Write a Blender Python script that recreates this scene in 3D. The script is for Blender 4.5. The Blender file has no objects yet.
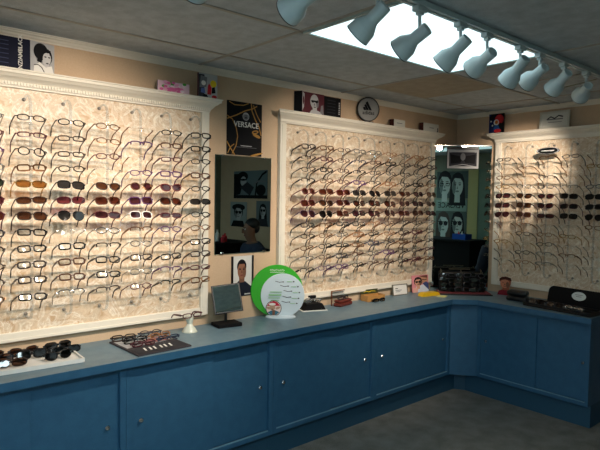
import bpy, bmesh, math, random
from mathutils import Vector, Matrix, Euler
random.seed(7)
PI = math.pi
S = bpy.context.scene
COL = S.collection

def lin(c):
    r = []
    for v in c[:3]:
        v = v / 255.0
        r.append(v / 12.92 if v <= 0.04045 else ((v + 0.055) / 1.055) ** 2.4)
    return (r[0], r[1], r[2], 1.0)

# ------------------------------------------------------------------ camera
W_IMG, H_IMG = 600, 450
F_PX = 552.45
yaw, pit, rol = math.radians(41.0113), math.radians(2.72), math.radians(0.9224)
Fw = Vector((math.sin(yaw) * math.cos(pit), math.cos(yaw) * math.cos(pit), -math.sin(pit)))
R0 = Vector((math.cos(yaw), -math.sin(yaw), 0))
U0 = R0.cross(Fw)
Rr = R0 * math.cos(rol) + U0 * math.sin(rol)
Ur = -R0 * math.sin(rol) + U0 * math.cos(rol)
cd = bpy.data.cameras.new('camera')
cam = bpy.data.objects.new('camera', cd)
COL.objects.link(cam)
m3 = Matrix((Rr, Ur, -Fw)).transposed()
cam.matrix_world = Matrix.Translation((-4.461, -2.940, 1.5776)) @ m3.to_4x4()
cd.sensor_width = 36
cd.lens = F_PX / W_IMG * 36
cd.clip_start = 0.02
S.camera = cam

# ------------------------------------------------------------------ world, lights, exposure
w = bpy.data.worlds.new('world')
S.world = w
w.use_nodes = True
bg = w.node_tree.nodes['Background']
bg.inputs[0].default_value = (0.55, 0.75, 1.0, 1)
bg.inputs[1].default_value = 1.2
S.view_settings.view_transform = 'Standard'
S.view_settings.look = 'None'
S.view_settings.gamma = 1
S.view_settings.use_curve_mapping = False
S.view_settings.exposure = 0.0

WALL_X0, WALL_Y0, CEIL = -6.0, -4.0, 2.364
SPOT_POWER = 50.0
SPOT_COL = (1.0, 0.84, 0.68)
TROFFER_E = 1.5
WINDOW_FILL = 7.0

def area(name, loc, rot, sx, sy, power, col):
    l = bpy.data.lights.new(name, 'AREA')
    l.shape = 'RECTANGLE'; l.size = sx; l.size_y = sy
    l.energy = power; l.color = col
    o = bpy.data.objects.new(name, l)
    COL.objects.link(o)
    o.location = loc; o.rotation_euler = rot
    return o
# cool fill through an unseen window added in the left wall
area('window_fill', (WALL_X0 - 0.25, -2.3, 1.55), (0, -PI / 2, 0), 1.3, 1.8, WINDOW_FILL, (0.66, 0.84, 1.0))

# ------------------------------------------------------------------ materials
_m = {}
def mat(name, col, rough=0.6, metal=0.0, noise=0.0, nscale=60, bump=0.0, emit=None, spec=None, coat=0):
    if name in _m: return _m[name]
    m = bpy.data.materials.new(name)
    m.use_nodes = True
    nt = m.node_tree
    b = nt.nodes['Principled BSDF']
    c = lin(col)
    b.inputs['Base Color'].default_value = c
    b.inputs['Roughness'].default_value = rough
    b.inputs['Metallic'].default_value = metal
    if spec is not None: b.inputs['Specular IOR Level'].default_value = spec
    if coat: b.inputs['Coat Weight'].default_value = coat
    if emit is not None:
        b.inputs['Emission Color'].default_value = (*emit[:3], 1)
        b.inputs['Emission Strength'].default_value = emit[3]
    if noise or bump:
        tc = nt.nodes.new('ShaderNodeTexCoord')
        n = nt.nodes.new('ShaderNodeTexNoise')
        n.inputs['Scale'].default_value = nscale
        n.inputs['Detail'].default_value = 4
        nt.links.new(tc.outputs['Object'], n.inputs['Vector'])
        if noise:
            mx = nt.nodes.new('ShaderNodeMix'); mx.data_type = 'RGBA'
            mx.inputs[6].default_value = (c[0] * (1 - noise), c[1] * (1 - noise), c[2] * (1 - noise), 1)
            mx.inputs[7].default_value = (min(1, c[0] * (1 + noise)), min(1, c[1] * (1 + noise)), min(1, c[2] * (1 + noise)), 1)
            nt.links.new(n.outputs['Fac'], mx.inputs[0])
            nt.links.new(mx.outputs[2], b.inputs['Base Color'])
        if bump:
            bp = nt.nodes.new('ShaderNodeBump')
            bp.inputs['Strength'].default_value = bump
            bp.inputs['Distance'].default_value = 0.004
            nt.links.new(n.outputs['Fac'], bp.inputs['Height'])
            nt.links.new(bp.outputs['Normal'], b.inputs['Normal'])
    _m[name] = m
    return m

def glassy(name, col, gloss=0.12, rough=0.03, edge=0.6):
    """thin clear or tinted sheet: tinted see-through plus a surface gloss"""
    if name in _m: return _m[name]
    m = bpy.data.materials.new(name)
    m.use_nodes = True
    nt = m.node_tree
    for n in list(nt.nodes):
        if n.type == 'BSDF_PRINCIPLED': nt.nodes.remove(n)
    out = [n for n in nt.nodes if n.type == 'OUTPUT_MATERIAL'][0]
    t = nt.nodes.new('ShaderNodeBsdfTransparent')
    t.inputs[0].default_value = lin(col)
    g = nt.nodes.new('ShaderNodeBsdfGlossy')
    g.inputs['Roughness'].default_value = rough
    fr = nt.nodes.new('ShaderNodeLayerWeight')
    fr.inputs[0].default_value = 0.25
    ma = nt.nodes.new('ShaderNodeMath'); ma.operation = 'MULTIPLY_ADD'
    ma.inputs[1].default_value = edge; ma.inputs[2].default_value = gloss * 0.5
    nt.links.new(fr.outputs['Fresnel'], ma.inputs[0])
    mx = nt.nodes.new('ShaderNodeMixShader')
    nt.links.new(ma.outputs[0], mx.inputs[0])
    nt.links.new(t.outputs[0], mx.inputs[1])
    nt.links.new(g.outputs[0], mx.inputs[2])
    nt.links.new(mx.outputs[0], out.inputs[0])
    _m[name] = m
    return m

def marble():
    m = bpy.data.materials.new('cream_marbled_panel')
    m.use_nodes = True
    nt = m.node_tree; b = nt.nodes['Principled BSDF']
    tc = nt.nodes.new('ShaderNodeTexCoord')
    n1 = nt.nodes.new('ShaderNodeTexNoise'); n1.inputs['Scale'].default_value = 13; n1.inputs['Detail'].default_value = 7
    n1.inputs['Distortion'].default_value = 1.6; n1.inputs['Roughness'].default_value = 0.62
    nt.links.new(tc.outputs['Object'], n1.inputs['Vector'])
    r = nt.nodes.new('ShaderNodeValToRGB')
    e = r.color_ramp.elements
    e[0].position = 0.36; e[0].color = lin((196, 166, 132))
    e[1].position = 0.66; e[1].color = lin((240, 228, 208))
    x = e.new(0.48); x.color = lin((222, 202, 176))
    x = e.new(0.54); x.color = lin((206, 184, 156))
    nt.links.new(n1.outputs['Fac'], r.inputs[0])
    n2 = nt.nodes.new('ShaderNodeTexNoise'); n2.inputs['Scale'].default_value = 8; n2.inputs['Detail'].default_value = 9
    n2.inputs['Distortion'].default_value = 2.6
    nt.links.new(tc.outputs['Object'], n2.inputs['Vector'])
    r2 = nt.nodes.new('ShaderNodeValToRGB')
    e = r2.color_ramp.elements
    e[0].position = 0.465; e[0].color = (0, 0, 0, 1)
    e[1].position = 0.54; e[1].color = (0, 0, 0, 1)
    x = e.new(0.502); x.color = (0.55, 0.55, 0.55, 1)
    nt.links.new(n2.outputs['Fac'], r2.inputs[0])
    mx = nt.nodes.new('ShaderNodeMix'); mx.data_type = 'RGBA'
    mx.inputs[7].default_value = lin((250, 246, 236))
    nt.links.new(r2.outputs[0], mx.inputs[0])
    nt.links.new(r.outputs[0], mx.inputs[6])
    nt.links.new(mx.outputs[2], b.inputs['Base Color'])
    b.inputs['Roughness'].default_value = 0.45
    return m

def speckled(name, a, c, scale, rough=0.7, bump=0.1, detail=3):
    m = bpy.data.materials.new(name)
    m.use_nodes = True
    nt = m.node_tree; b = nt.nodes['Principled BSDF']
    tc = nt.nodes.new('ShaderNodeTexCoord')
    n1 = nt.nodes.new('ShaderNodeTexNoise'); n1.inputs['Scale'].default_value = scale; n1.inputs['Detail'].default_value = detail
    nt.links.new(tc.outputs['Object'], n1.inputs['Vector'])
    n2 = nt.nodes.new('ShaderNodeTexNoise'); n2.inputs['Scale'].default_value = scale * 0.06; n2.inputs['Detail'].default_value = 3
    nt.links.new(tc.outputs['Object'], n2.inputs['Vector'])
    ad = nt.nodes.new('ShaderNodeMath'); ad.operation = 'ADD'
    nt.links.new(n1.outputs['Fac'], ad.inputs[0]); nt.links.new(n2.outputs['Fac'], ad.inputs[1])
    hf = nt.nodes.new('ShaderNodeMath'); hf.operation = 'MULTIPLY'; hf.inputs[1].default_value = 0.5
    nt.links.new(ad.outputs[0], hf.inputs[0])
    r = nt.nodes.new('ShaderNodeValToRGB')
    r.color_ramp.elements[0].position = 0.40; r.color_ramp.elements[0].color = lin(a)
    r.color_ramp.elements[1].position = 0.60; r.color_ramp.elements[1].color = lin(c)
    nt.links.new(hf.outputs[0], r.inputs[0])
    nt.links.new(r.outputs[0], b.inputs['Base Color'])
    bp = nt.nodes.new('ShaderNodeBump'); bp.inputs['Strength'].default_value = bump; bp.inputs['Distance'].default_value = 0.003
    nt.links.new(n1.outputs['Fac'], bp.inputs['Height']); nt.links.new(bp.outputs['Normal'], b.inputs['Normal'])
    b.inputs['Roughness'].default_value = rough
    return m

MARBLE = marble()
WHITE = mat('ivory_painted_trim', (232, 226, 212), 0.5, noise=0.03)
WALLP = speckled('beige_painted_wall', (200, 172, 142), (207, 180, 150), 120, 0.8, 0.05)
CEILM = speckled('acoustic_ceiling_tile', (168, 176, 180), (190, 198, 202), 260, 0.95, 0.35, 5)
GRIDM = mat('ceiling_grid_bar', (164, 160, 150), 0.7)
FLOORM = speckled('grey_flecked_floor', (112, 110, 104), (142, 140, 134), 140, 0.65, 0.1)
BLUE = speckled('blue_laminate', (46, 92, 126), (52, 100, 134), 300, 0.45, 0.04)
BLUED = mat('blue_plinth', (40, 82, 108), 0.55, noise=0.05)
TOPM = speckled('grey_blue_worktop', (98, 126, 142), (112, 138, 152), 300, 0.40, 0.02)
CHROME = mat('chrome', (225, 225, 225), 0.15, 1.0)
MIRROR = mat('mirror_silver', (205, 222, 218), 0.01, 1.0)
BLACK = mat('black_plastic', (14, 14, 16), 0.35)
BLACKM = mat('matt_black', (14, 14, 16), 0.8, noise=0.1, spec=0.2)
LAMPM = mat('white_lamp_enamel', (190, 208, 212), 0.35)
ACRY = glassy('clear_acrylic', (242, 245, 248), 0.08, 0.05, 0.05)
PEGM = mat('grey_wall_peg', (150, 140, 128), 0.5)

# ------------------------------------------------------------------ mesh builder
class MB:
    def __init__(s):
        s.v = []; s.f = []; s.mi = []; s.mats = []; s.m = Matrix.Identity(4); s.sm = []
    def slot(s, m):
        if m not in s.mats: s.mats.append(m)
        return s.mats.index(m)
    def add(s, vs, fs, m, smooth=False):
        b = len(s.v); k = s.slot(m)
        s.v += [tuple(s.m @ Vector(p)) for p in vs]
        for f in fs:
            s.f.append([i + b for i in f]); s.mi.append(k); s.sm.append(smooth)
        return s
    def box(s, x0, x1, y0, y1, z0, z1, m, bev=0.0):
        if bev <= 0:
            vs = [(x, y, z) for x in (x0, x1) for y in (y0, y1) for z in (z0, z1)]
            return s.add(vs, [(0, 1, 3, 2), (4, 6, 7, 5), (0, 4, 5, 1), (2, 3, 7, 6), (0, 2, 6, 4), (1, 5, 7, 3)], m)
        bm = bmesh.new()
        bmesh.ops.create_cube(bm, size=1)
        for q in bm.verts:
            q.co = Vector(((x0 + x1) / 2 + q.co.x * (x1 - x0), (y0 + y1) / 2 + q.co.y * (y1 - y0), (z0 + z1) / 2 + q.co.z * (z1 - z0)))
        bmesh.ops.bevel(bm, geom=bm.edges[:], offset=bev, segments=2, affect='EDGES', profile=0.5)
        return s.from_bm(bm, m)
    def from_bm(s, bm, m, smooth=False):
        bm.verts.ensure_lookup_table()
        for i, q in enumerate(bm.verts): q.index = i
        s.add([q.co[:] for q in bm.verts], [[q.index for q in f.verts] for f in bm.faces], m, smooth)
        bm.free(); return s
    def tube(s, pts, r, m, seg=8, closed=False, ry=None, cap=True, smooth=True):
        """r: radius or list; ry: second radius (flattened)"""
        n = len(pts); P = [Vector(p) for p in pts]
        vs = []; fs = []
        up = None
        for i in range(n):
            if closed: t = P[(i + 1) % n] - P[i - 1]
            else: t = P[min(i + 1, n - 1)] - P[max(i - 1, 0)]
            t.normalize()
            if up is None:
                up = Vector((0, 0, 1)) if abs(t.z) < 0.9 else Vector((0, 1, 0))
            a = (up - t * up.dot(t)).normalized()
            up = a
            c = t.cross(a)
            ra = r[i] if isinstance(r, (list, tuple)) else r
            rb = ra if ry is None else (ry[i] if isinstance(ry, (list, tuple)) else ry)
            for k in range(seg):
                th = 2 * PI * k / seg
                vs.append(P[i] + a * (ra * math.cos(th)) + c * (rb * math.sin(th)))
        rng = n if closed else n - 1
        for i in range(rng):
            j = (i + 1) % n
            for k in range(seg):
                l = (k + 1) % seg
                fs.append((i * seg + k, i * seg + l, j * seg + l, j * seg + k))
        if cap and not closed:
            fs.append(tuple(range(seg - 1, -1, -1)))
            fs.append(tuple((n - 1) * seg + k for k in range(seg)))
        return s.add(vs, fs, m, smooth)
    def lathe(s, prof, m, seg=24, smooth=True):
        """prof: list of (r, z) bottom to top, axis z"""
        vs = []; fs = []
        for r, z in prof:
            for k in range(seg):
                th = 2 * PI * k / seg
                vs.append((r * math.cos(th), r * math.sin(th), z))
        for i in range(len(prof) - 1):
            for k in range(seg):
                l = (k + 1) % seg
                fs.append((i * seg + k, i * seg + l, (i + 1) * seg + l, (i + 1) * seg + k))
        if prof[0][0] > 1e-5: fs.append(tuple(range(seg - 1, -1, -1)))
        if prof[-1][0] > 1e-5: fs.append(tuple((len(prof) - 1) * seg + k for k in range(seg)))
        return s.add(vs, fs, m, smooth)
    def prism(s, poly, z0, z1, m):
        """poly in xy extruded z"""
        n = len(poly)
        vs = [(x, y, z0) for x, y in poly] + [(x, y, z1) for x, y in poly]
        fs = [tuple(range(n - 1, -1, -1)), tuple(range(n, 2 * n))]
        for i in range(n):
            j = (i + 1) % n
            fs.append((i, j, n + j, n + i))
        return s.add(vs, fs, m)
    def sheet(s, poly, y0, y1, m):
        """poly in xz extruded along y"""
        n = len(poly)
        vs = [(x, y0, z) for x, z in poly] + [(x, y1, z) for x, z in poly]
        fs = [tuple(range(n)), tuple(range(2 * n - 1, n - 1, -1))]
        for i in range(n):
            j = (i + 1) % n
            fs.append((i, n + i, n + j, j))
        return s.add(vs, fs, m)
    def ball(s, c, r, m, seg=12, scale=(1, 1, 1)):
        bm = bmesh.new()
        bmesh.ops.create_uvsphere(bm, u_segments=seg, v_segments=max(6, seg * 2 // 3), radius=r)
        for q in bm.verts: q.co = Vector((q.co.x * scale[0], q.co.y * scale[1], q.co.z * scale[2])) + Vector(c)
        return s.from_bm(bm, m, True)
    def mesh(s, name):
        me = bpy.data.meshes.new(name)
        me.from_pydata(s.v, [], s.f)
        for m in s.mats: me.materials.append(m)
        me.polygons.foreach_set('material_index', s.mi)
        me.polygons.foreach_set('use_smooth', s.sm)
        me.update()
        bm = bmesh.new(); bm.from_mesh(me)
        if not getattr(s, 'keep_normals', False):
            bmesh.ops.recalc_face_normals(bm, faces=bm.faces)
        for e in bm.edges:
            if len(e.link_faces) == 2 and e.calc_face_angle(0) > math.radians(24): e.smooth = False
        bm.to_mesh(me); bm.free()
        return me
    def build(s, name, parent=None, loc=None, rot=None):
        return link(name, s.mesh(name), parent, loc, rot)

def link(name, me, parent=None, loc=None, rot=None):
    o = bpy.data.objects.new(name, me)
    COL.objects.link(o)
    if parent: o.parent = parent
    if loc: o.location = loc
    if rot: o.rotation_euler = rot
    return o

def tag(o, label, cat, group=None, kind=None):
    o['label'] = label; o['category'] = cat
    if group: o['group'] = group
    if kind: o['kind'] = kind
    return o

def thing(name, label, cat, loc=(0, 0, 0), rot=(0, 0, 0), group=None):
    o = link(name, None, None, loc, rot)
    return tag(o, label, cat, group)

def struct(name, mb, label=None):
    o = mb.build(name)
    o['kind'] = 'structure'
    if label: o['label'] = label
    return o

_txt = {}
def text_geo(t, bold=False):
    if t in _txt: return _txt[t]
    cu = bpy.data.curves.new('letters', 'FONT')
    cu.body = t; cu.size = 1; cu.align_x = 'CENTER'; cu.align_y = 'CENTER'; cu.resolution_u = 3
    if bold: cu.offset = 0.012
    o = bpy.data.objects.new('letters', cu); COL.objects.link(o)
    dg = bpy.context.evaluated_depsgraph_get(); dg.update()
    me = o.evaluated_get(dg).to_mesh()
    v = [tuple(q.co) for q in me.vertices]; f = [tuple(p.vertices) for p in me.polygons]
    o.evaluated_get(dg).to_mesh_clear()
    bpy.data.objects.remove(o); bpy.data.curves.remove(cu)
    _txt[t] = (v, f)
    return _txt[t]

def art(mb, shapes, w, h, y, x0=0.0, z0=0.0):
    """printed artwork on a card that faces -y: layers of flat colour areas, positions as fractions of the card"""
    k = 0
    for sh in shapes:
        k += 1
        yy = y - 0.00025 * k
        t = sh[0]; m = sh[1]
        if t == 'e':
            _, m, cx, cy, rx, ry = sh[:6]
            a = sh[6] if len(sh) > 6 else 0
            pts = []
            for i in range(20):
                th = 2 * PI * i / 20
                px, pz = rx * w * math.cos(th), ry * h * math.sin(th)
                pts.append((cx * w + px * math.cos(a) - pz * math.sin(a), cy * h + px * math.sin(a) + pz * math.cos(a)))
        elif t == 'p':
            pts = [(p[0] * w, p[1] * h) for p in sh[2]]
        elif t == 'r':
            _, m, xa, xb, za, zb = sh
            pts = [(xa * w, za * h), (xb * w, za * h), (xb * w, zb * h), (xa * w, zb * h)]
        elif t == 'l':
            _, m, line, wd = sh
            P = [Vector((p[0] * w, p[1] * h)) for p in line]
            L = []; Rg = []
            for i in range(len(P)):
                d = (P[min(i + 1, len(P) - 1)] - P[max(i - 1, 0)]).normalized()
                nn = Vector((-d.y, d.x)) * wd / 2
                L.append(P[i] + nn); Rg.append(P[i] - nn)
            vs = [(x0 + q.x - w / 2, yy, z0 + q.y) for q in L] + [(x0 + q.x - w / 2, yy, z0 + q.y) for q in Rg]
            n = len(P)
            mb.add(vs, [(i, i + 1, n + i + 1, n + i) for i in range(n - 1)], m)
            continue
        elif t == 't':
            _, m, body, cx, cy, size = sh[:6]
            a = sh[6] if len(sh) > 6 else 0
            v, f = text_geo(body, True)
            ca, sa = math.cos(a), math.sin(a)
            mb.add([(x0 + cx * w - w / 2 + size * (q[0] * ca - q[1] * sa), yy, z0 + cy * h + size * (q[0] * sa + q[1] * ca)) for q in v], f, m)
            continue
        mb.add([(x0 + p[0] - w / 2, yy, z0 + p[1]) for p in pts], [tuple(range(len(pts)))], m)

def ink(c, rough=0.5):
    return mat('ink_%02x%02x%02x' % tuple(c), c, 0.7, spec=0.2)

def card(name, label, cat, loc, w, h, base, shapes, rot=(0, 0, 0), t=0.004, side=None, group=None):
    mb = MB(); mb.keep_normals = True
    mb.box(-w / 2, w / 2, -t, 0, 0, h, side or base)
    mb.add([(-w / 2, -t - 0.0002, 0), (w / 2, -t - 0.0002, 0), (w / 2, -t - 0.0002, h), (-w / 2, -t - 0.0002, h)], [(0, 1, 2, 3)], base)
    art(mb, shapes, w, h, -t - 0.0003)
    o = mb.build(name, None, loc, rot)
    return tag(o, label, cat, group)

def portrait(cx, cy, rx, ry, skin, dark, hair, shades=None, style=0):
    s = []
    if style != 2:
        s.append(('e', hair, cx, cy + ry * 0.22, rx * 1.25, ry * 1.12))
    if style == 1:   # long hair
        s.append(('p', hair, [(cx - rx * 1.25, cy + ry * .3), (cx - rx * 1.55, cy - ry * 1.9), (cx + rx * 1.55, cy - ry * 1.9), (cx + rx * 1.25, cy + ry * .3)]))
    s.append(('p', skin, [(cx - rx * .45, cy - ry * .6), (cx + rx * .45, cy - ry * .6), (cx + rx * .5, cy - ry * 1.6), (cx - rx * .5, cy - ry * 1.6)]))
    s.append(('e', skin, cx, cy, rx, ry))
    s.append(('e', dark, cx + rx * .62, cy - ry * .1, rx * .33, ry * .7))
    if style != 2:
        s.append(('p', hair, [(cx - rx * 1.02, cy + ry * .35), (cx - rx * .5, cy + ry * .72), (cx + rx * .5, cy + ry * .78), (cx + rx * 1.02, cy + ry * .3), (cx + rx * .9, cy + ry * 1.1), (cx, cy + ry * 1.3), (cx - rx * .9, cy + ry * 1.1)]))
    ey = cy + ry * .12
    if shades:
        s.append(('e', shades, cx - rx * .46, ey, rx * .42, ry * .24)); s.append(('e', shades, cx + rx * .46, ey, rx * .42, ry * .24))
        s.append(('r', shades, cx - rx, cx + rx, ey + ry * .1, ey + ry * .18))
    else:
        for sx in (-1, 1):
            s.append(('e', hair, cx + sx * rx * .42, ey, rx * .2, ry * .06))
            s.append(('e', hair, cx + sx * rx * .42, ey + ry * .18, rx * .28, ry * .04))
    s.append(('p', dark, [(cx - rx * .04, cy + ry * .05), (cx + rx * .16, cy - ry * .28), (cx - rx * .12, cy - ry * .28)]))
    s.append(('e', dark, cx, cy - ry * .52, rx * .32, ry * .09))
    return s

# ================================================================== THE SETTING
mb = MB(); mb.box(WALL_X0, 0.0, WALL_Y0, 0.0, -0.06, 0, FLOORM); struct('floor', mb)
mb = MB(); mb.box(WALL_X0, 0.0, WALL_Y0, 0.0, CEIL, CEIL + 0.05, CEILM); struct('ceiling', mb)
mb = MB(); mb.box(WALL_X0, 0.1, 0.0, 0.1, -0.06, CEIL + 0.05, WALLP); struct('wall_back', mb)
mb = MB(); mb.box(0.0, 0.1, WALL_Y0, 0.0, -0.06, CEIL + 0.05, WALLP); struct('wall_right', mb)
WALLG = speckled('pale_green_grey_wall', (104, 112, 94), (112, 120, 102), 120, 0.8, 0.05)
mb = MB(); mb.box(WALL_X0, 0.1, WALL_Y0 - 0.1, WALL_Y0, -0.06, CEIL + 0.05, WALLG); struct('wall_front', mb)
# left wall with an added, unseen window opening for the fill y -3.2..-1.4, z 0.9..2.2
mb = MB()
mb.box(WALL_X0 - 0.1, WALL_X0, WALL_Y0 - 0.1, -3.2, -0.06, CEIL + 0.05, WALLP)
mb.box(WALL_X0 - 0.1, WALL_X0, -1.4, 0.1, -0.06, CEIL + 0.05, WALLP)
mb.box(WALL_X0 - 0.1, WALL_X0, -3.2, -1.4, -0.06, 0.9, WALLP)
mb.box(WALL_X0 - 0.1, WALL_X0, -3.2, -1.4, 2.2, CEIL + 0.05, WALLP)
struct('wall_left', mb)
mb = MB()
for a in (-3.2, -2.33, -1.46):
    mb.box(WALL_X0 - 0.08, WALL_X0 - 0.02, a, a + 0.06, 0.9, 2.2, WHITE)
for z in (0.9, 2.14):
    mb.box(WALL_X0 - 0.08, WALL_X0 - 0.02, -3.2, -1.4, z, z + 0.06, WHITE)
mb.box(WALL_X0 - 0.052, WALL_X0 - 0.048, -3.15, -1.45, 0.95, 2.15, glassy('added_window_glass', (240, 248, 250), 0.1))
struct('added_window_1', mb)

# crown moulding (stepped cove) along back and right walls
def crown(name, a, b, axis):
    prof = [(0, -0.036), (0.006, -0.036), (0.008, -0.030), (0.016, -0.024), (0.020, -0.016), (0.028, -0.012), (0.030, -0.006), (0.037, -0.004), (0.037, 0), (0, 0)]
    mb = MB()
    n = len(prof)
    def P(d, z, s, end):
        if axis == 'x': return (s - (d if end else 0), -d, CEIL + z)
        return (-d, s - (d if end else 0), CEIL + z)
    vs = [P(d, z, a, False) for d, z in prof] + [P(d, z, b, True) for d, z in prof]
    fs = [tuple(range(n)), tuple(range(2 * n - 1, n - 1, -1))] + [(i, (i + 1) % n, n + (i + 1) % n, n + i) for i in range(n)]
    mb.add(vs, fs, WHITE)
    struct(name, mb)
crown('trim_1', WALL_X0, 0, 'x')
crown('trim_2', WALL_Y0, 0, 'y')

# ceiling grid bars
k = 3
def bar(x0, x1, y0, y1):
    global k
    mb = MB(); mb.box(x0, x1, y0, y1, CEIL - 0.004, CEIL, GRIDM)
    struct('trim_%d' % k, mb); k += 1
for y in (-0.33, -0.945, -1.56, -2.16, -2.77, -3.38):
    bar(WALL_X0, 0, y - 0.010, y + 0.010)
for x in (-5.15, -3.94, -2.745, -1.55, -0.35):
    bar(x - 0.010, x + 0.010, WALL_Y0, 0)
bar(-0.95 - 0.008, -0.95 + 0.008, -0.945, -0.33)
bar(-0.95 - 0.008, -0.95 + 0.008, -2.16, -0.945)
# one tan tile, darker than the rest, between the grid bars
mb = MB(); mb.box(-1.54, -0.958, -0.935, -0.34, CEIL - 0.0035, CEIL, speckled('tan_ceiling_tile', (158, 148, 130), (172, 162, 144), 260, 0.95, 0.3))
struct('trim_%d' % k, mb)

# ================================================================== CEILING LIGHT PANELS
def troffer(x0, x1, y0, y1, label, e):
    t = thing('ceiling_light_panel', label, 'ceiling light', ((x0 + x1) / 2, (y0 + y1) / 2, CEIL), group=None)
    hx, hy = (x1 - x0) / 2, (y1 - y0) / 2
    mb = MB()
    fw = 0.018
    FR = mat('teal_grey_light_frame', (150, 172, 172), 0.4)
    for a in ((-hx, hx, -hy, -hy + fw), (-hx, hx, hy - fw, hy), (-hx, -hx + fw, -hy + fw, hy - fw), (hx - fw, hx, -hy + fw, hy - fw)):
        mb.box(a[0], a[1], a[2], a[3], -0.014, -0.001, FR)
    mb.build('frame', t)
    mb = MB(); mb.box(-hx + fw, hx - fw, -hy + fw, hy - fw, -0.009, -0.003, mat('lit_diffuser_%g' % e, (240, 250, 252), 0.5, emit=(0.74, 0.95, 1.0, e)))
    mb.build('diffuser', t)
troffer(-2.735, -1.56, -1.55, -0.955, 'bright white ceiling light panel behind the row of track spotlights', TROFFER_E)
troffer(-2.735, -1.56, -3.37, -2.78, 'white ceiling light panel near the front wall, seen only in the corner mirror', 0.7)
troffer(-5.14, -3.95, -3.37, -2.78, 'added white ceiling fill panel, unseen above and behind the viewer', 28.0)  # unseen panel added to brighten the left cabinets and worktop

# ================================================================== CABINETS
FACE, KICK_Z, CTOP = -0.392, 0.162, 0.752
def knob(parent, x, y, z, rotz=0):
    mb = MB(); mb.m = Matrix.Rotation(PI / 2, 4, 'X')
    mb.lathe([(0.004, 0), (0.004, 0.006), (0.011, 0.009), (0.012, 0.014), (0.009, 0.018), (0.0, 0.019)], CHROME, 16)
    return mb.build('knob', parent, (x, y, z), (0, 0, rotz))

def cabinet(x0, x1, overlap, label, loc=(0, 0, 0), rotz=0, face=FACE, toe=-0.339, sl=0.03, sr=0.03, kr=0.060):
    """local frame: front faces -y, back at y=0"""
    t = thing('base_cabinet', label, 'cabinet', loc, (0, 0, rotz), 'blue sliding door cabinets under the worktop')
    mb = MB()
    g = 0.0006
    mb.box(x0 + g, x1 - g, face + 0.035, -0.004, KICK_Z, CTOP, BLUE)
    mb.build('carcass', t)
    mb = MB()
    yf, yb = face, face + 0.035
    mb.box(x0 + g, x0 + sl, yf, yb, KICK_Z, CTOP, BLUE, 0.0015)
    mb.box(x1 - sr, x1 - g, yf, yb, KICK_Z, CTOP, BLUE, 0.0015)
    mb.box(x0 + sl, x1 - sr, yf, yb, KICK_Z, 0.188, BLUE, 0.0015)
    mb.box(x0 + sl, x1 - sr, yf, yb, 0.725, CTOP, BLUE, 0.0015)
    mb.box(x0 + sl, x1 - sr, yf + 0.004, yf + 0.012, 0.188, 0.193, mat('pale_blue_track_highlight', (120, 160, 180), 0.4))  # pale colour stands in for the highlight line along the bottom rail
    mb.build('face_frame', t)
    mb = MB(); mb.box(x0 + sl, overlap + 0.012, yf + 0.008, yf + 0.018, 0.193, 0.723, BLUE, 0.001)
    d = mb.build('door', t); knob(d, x0 + sl + 0.045, yf + 0.008, 0.465)
    mb = MB(); mb.box(overlap - 0.012, x1 - sr, yf + 0.020, yf + 0.030, 0.193, 0.723, BLUE, 0.001)
    d = mb.build('door', t); knob(d, x1 - sr - kr, yf + 0.020, 0.465)
    mb = MB(); mb.box(x0 + g, x1 - g, toe, -0.004, 0.0, KICK_Z, BLUED)
    mb.build('toe_kick', t)
    return t
cabinet(-5.18, -4.265, -4.72, 'blue base cabinet at the far left end of the long run')
cabinet(-4.265, -3.35, -3.795, 'blue sliding-door cabinet under the sunglasses tray')
cabinet(-3.35, -2.437, -2.862, 'blue sliding-door cabinet beneath the table mirror')
cabinet(-2.437, -1.528, -1.965, 'blue sliding-door cabinet beneath the round green stand')
cabinet(-1.528, -0.60, -1.061, 'blue sliding-door cabinet on the long run next to the corner')
# right run: local x -> world -y ; local -y -> world -x
cabinet(0.553, 1.418, 1.024, 'blue sliding-door cabinet on the short right run', rotz=-PI / 2, face=-0.466, toe=-0.413, sl=0.03, sr=0.022, kr=0.024)
# diagonal corner filler cabinet
t = thing('corner_cabinet', 'narrow plain blue corner cabinet with an angled front panel', 'cabinet')
mb = MB(); mb.prism([(-0.599, -0.004), (-0.599, -0.388), (-0.466, -0.549), (-0.466, -0.552), (-0.004, -0.552), (-0.004, -0.004)], KICK_Z, CTOP, BLUE)
mb.build('carcass', t)
mb = MB(); mb.prism([(-0.599, -0.004), (-0.599, -0.339), (-0.46, -0.345), (-0.413, -0.42), (-0.413, -0.552), (-0.004, -0.552), (-0.004, -0.004)], 0, KICK_Z, BLUED)
mb.build('toe_kick', t)
# worktop
mb = MB()
poly = [(-5.20, -0.002), (-5.20, -0.434), (-0.646, -0.434), (-0.508, -0.572), (-0.508, -1.435), (-0.002, -1.435), (-0.002, -0.002)]
mb.prism(poly[::-1], CTOP + 0.0005, 0.7905, BLUE)
mb.prism(poly[::-1], 0.7906, 0.792, TOPM)
tag(mb.build('worktop'), 'long grey-blue laminate worktop with a deep blue edge, turning the corner', 'worktop')

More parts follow.
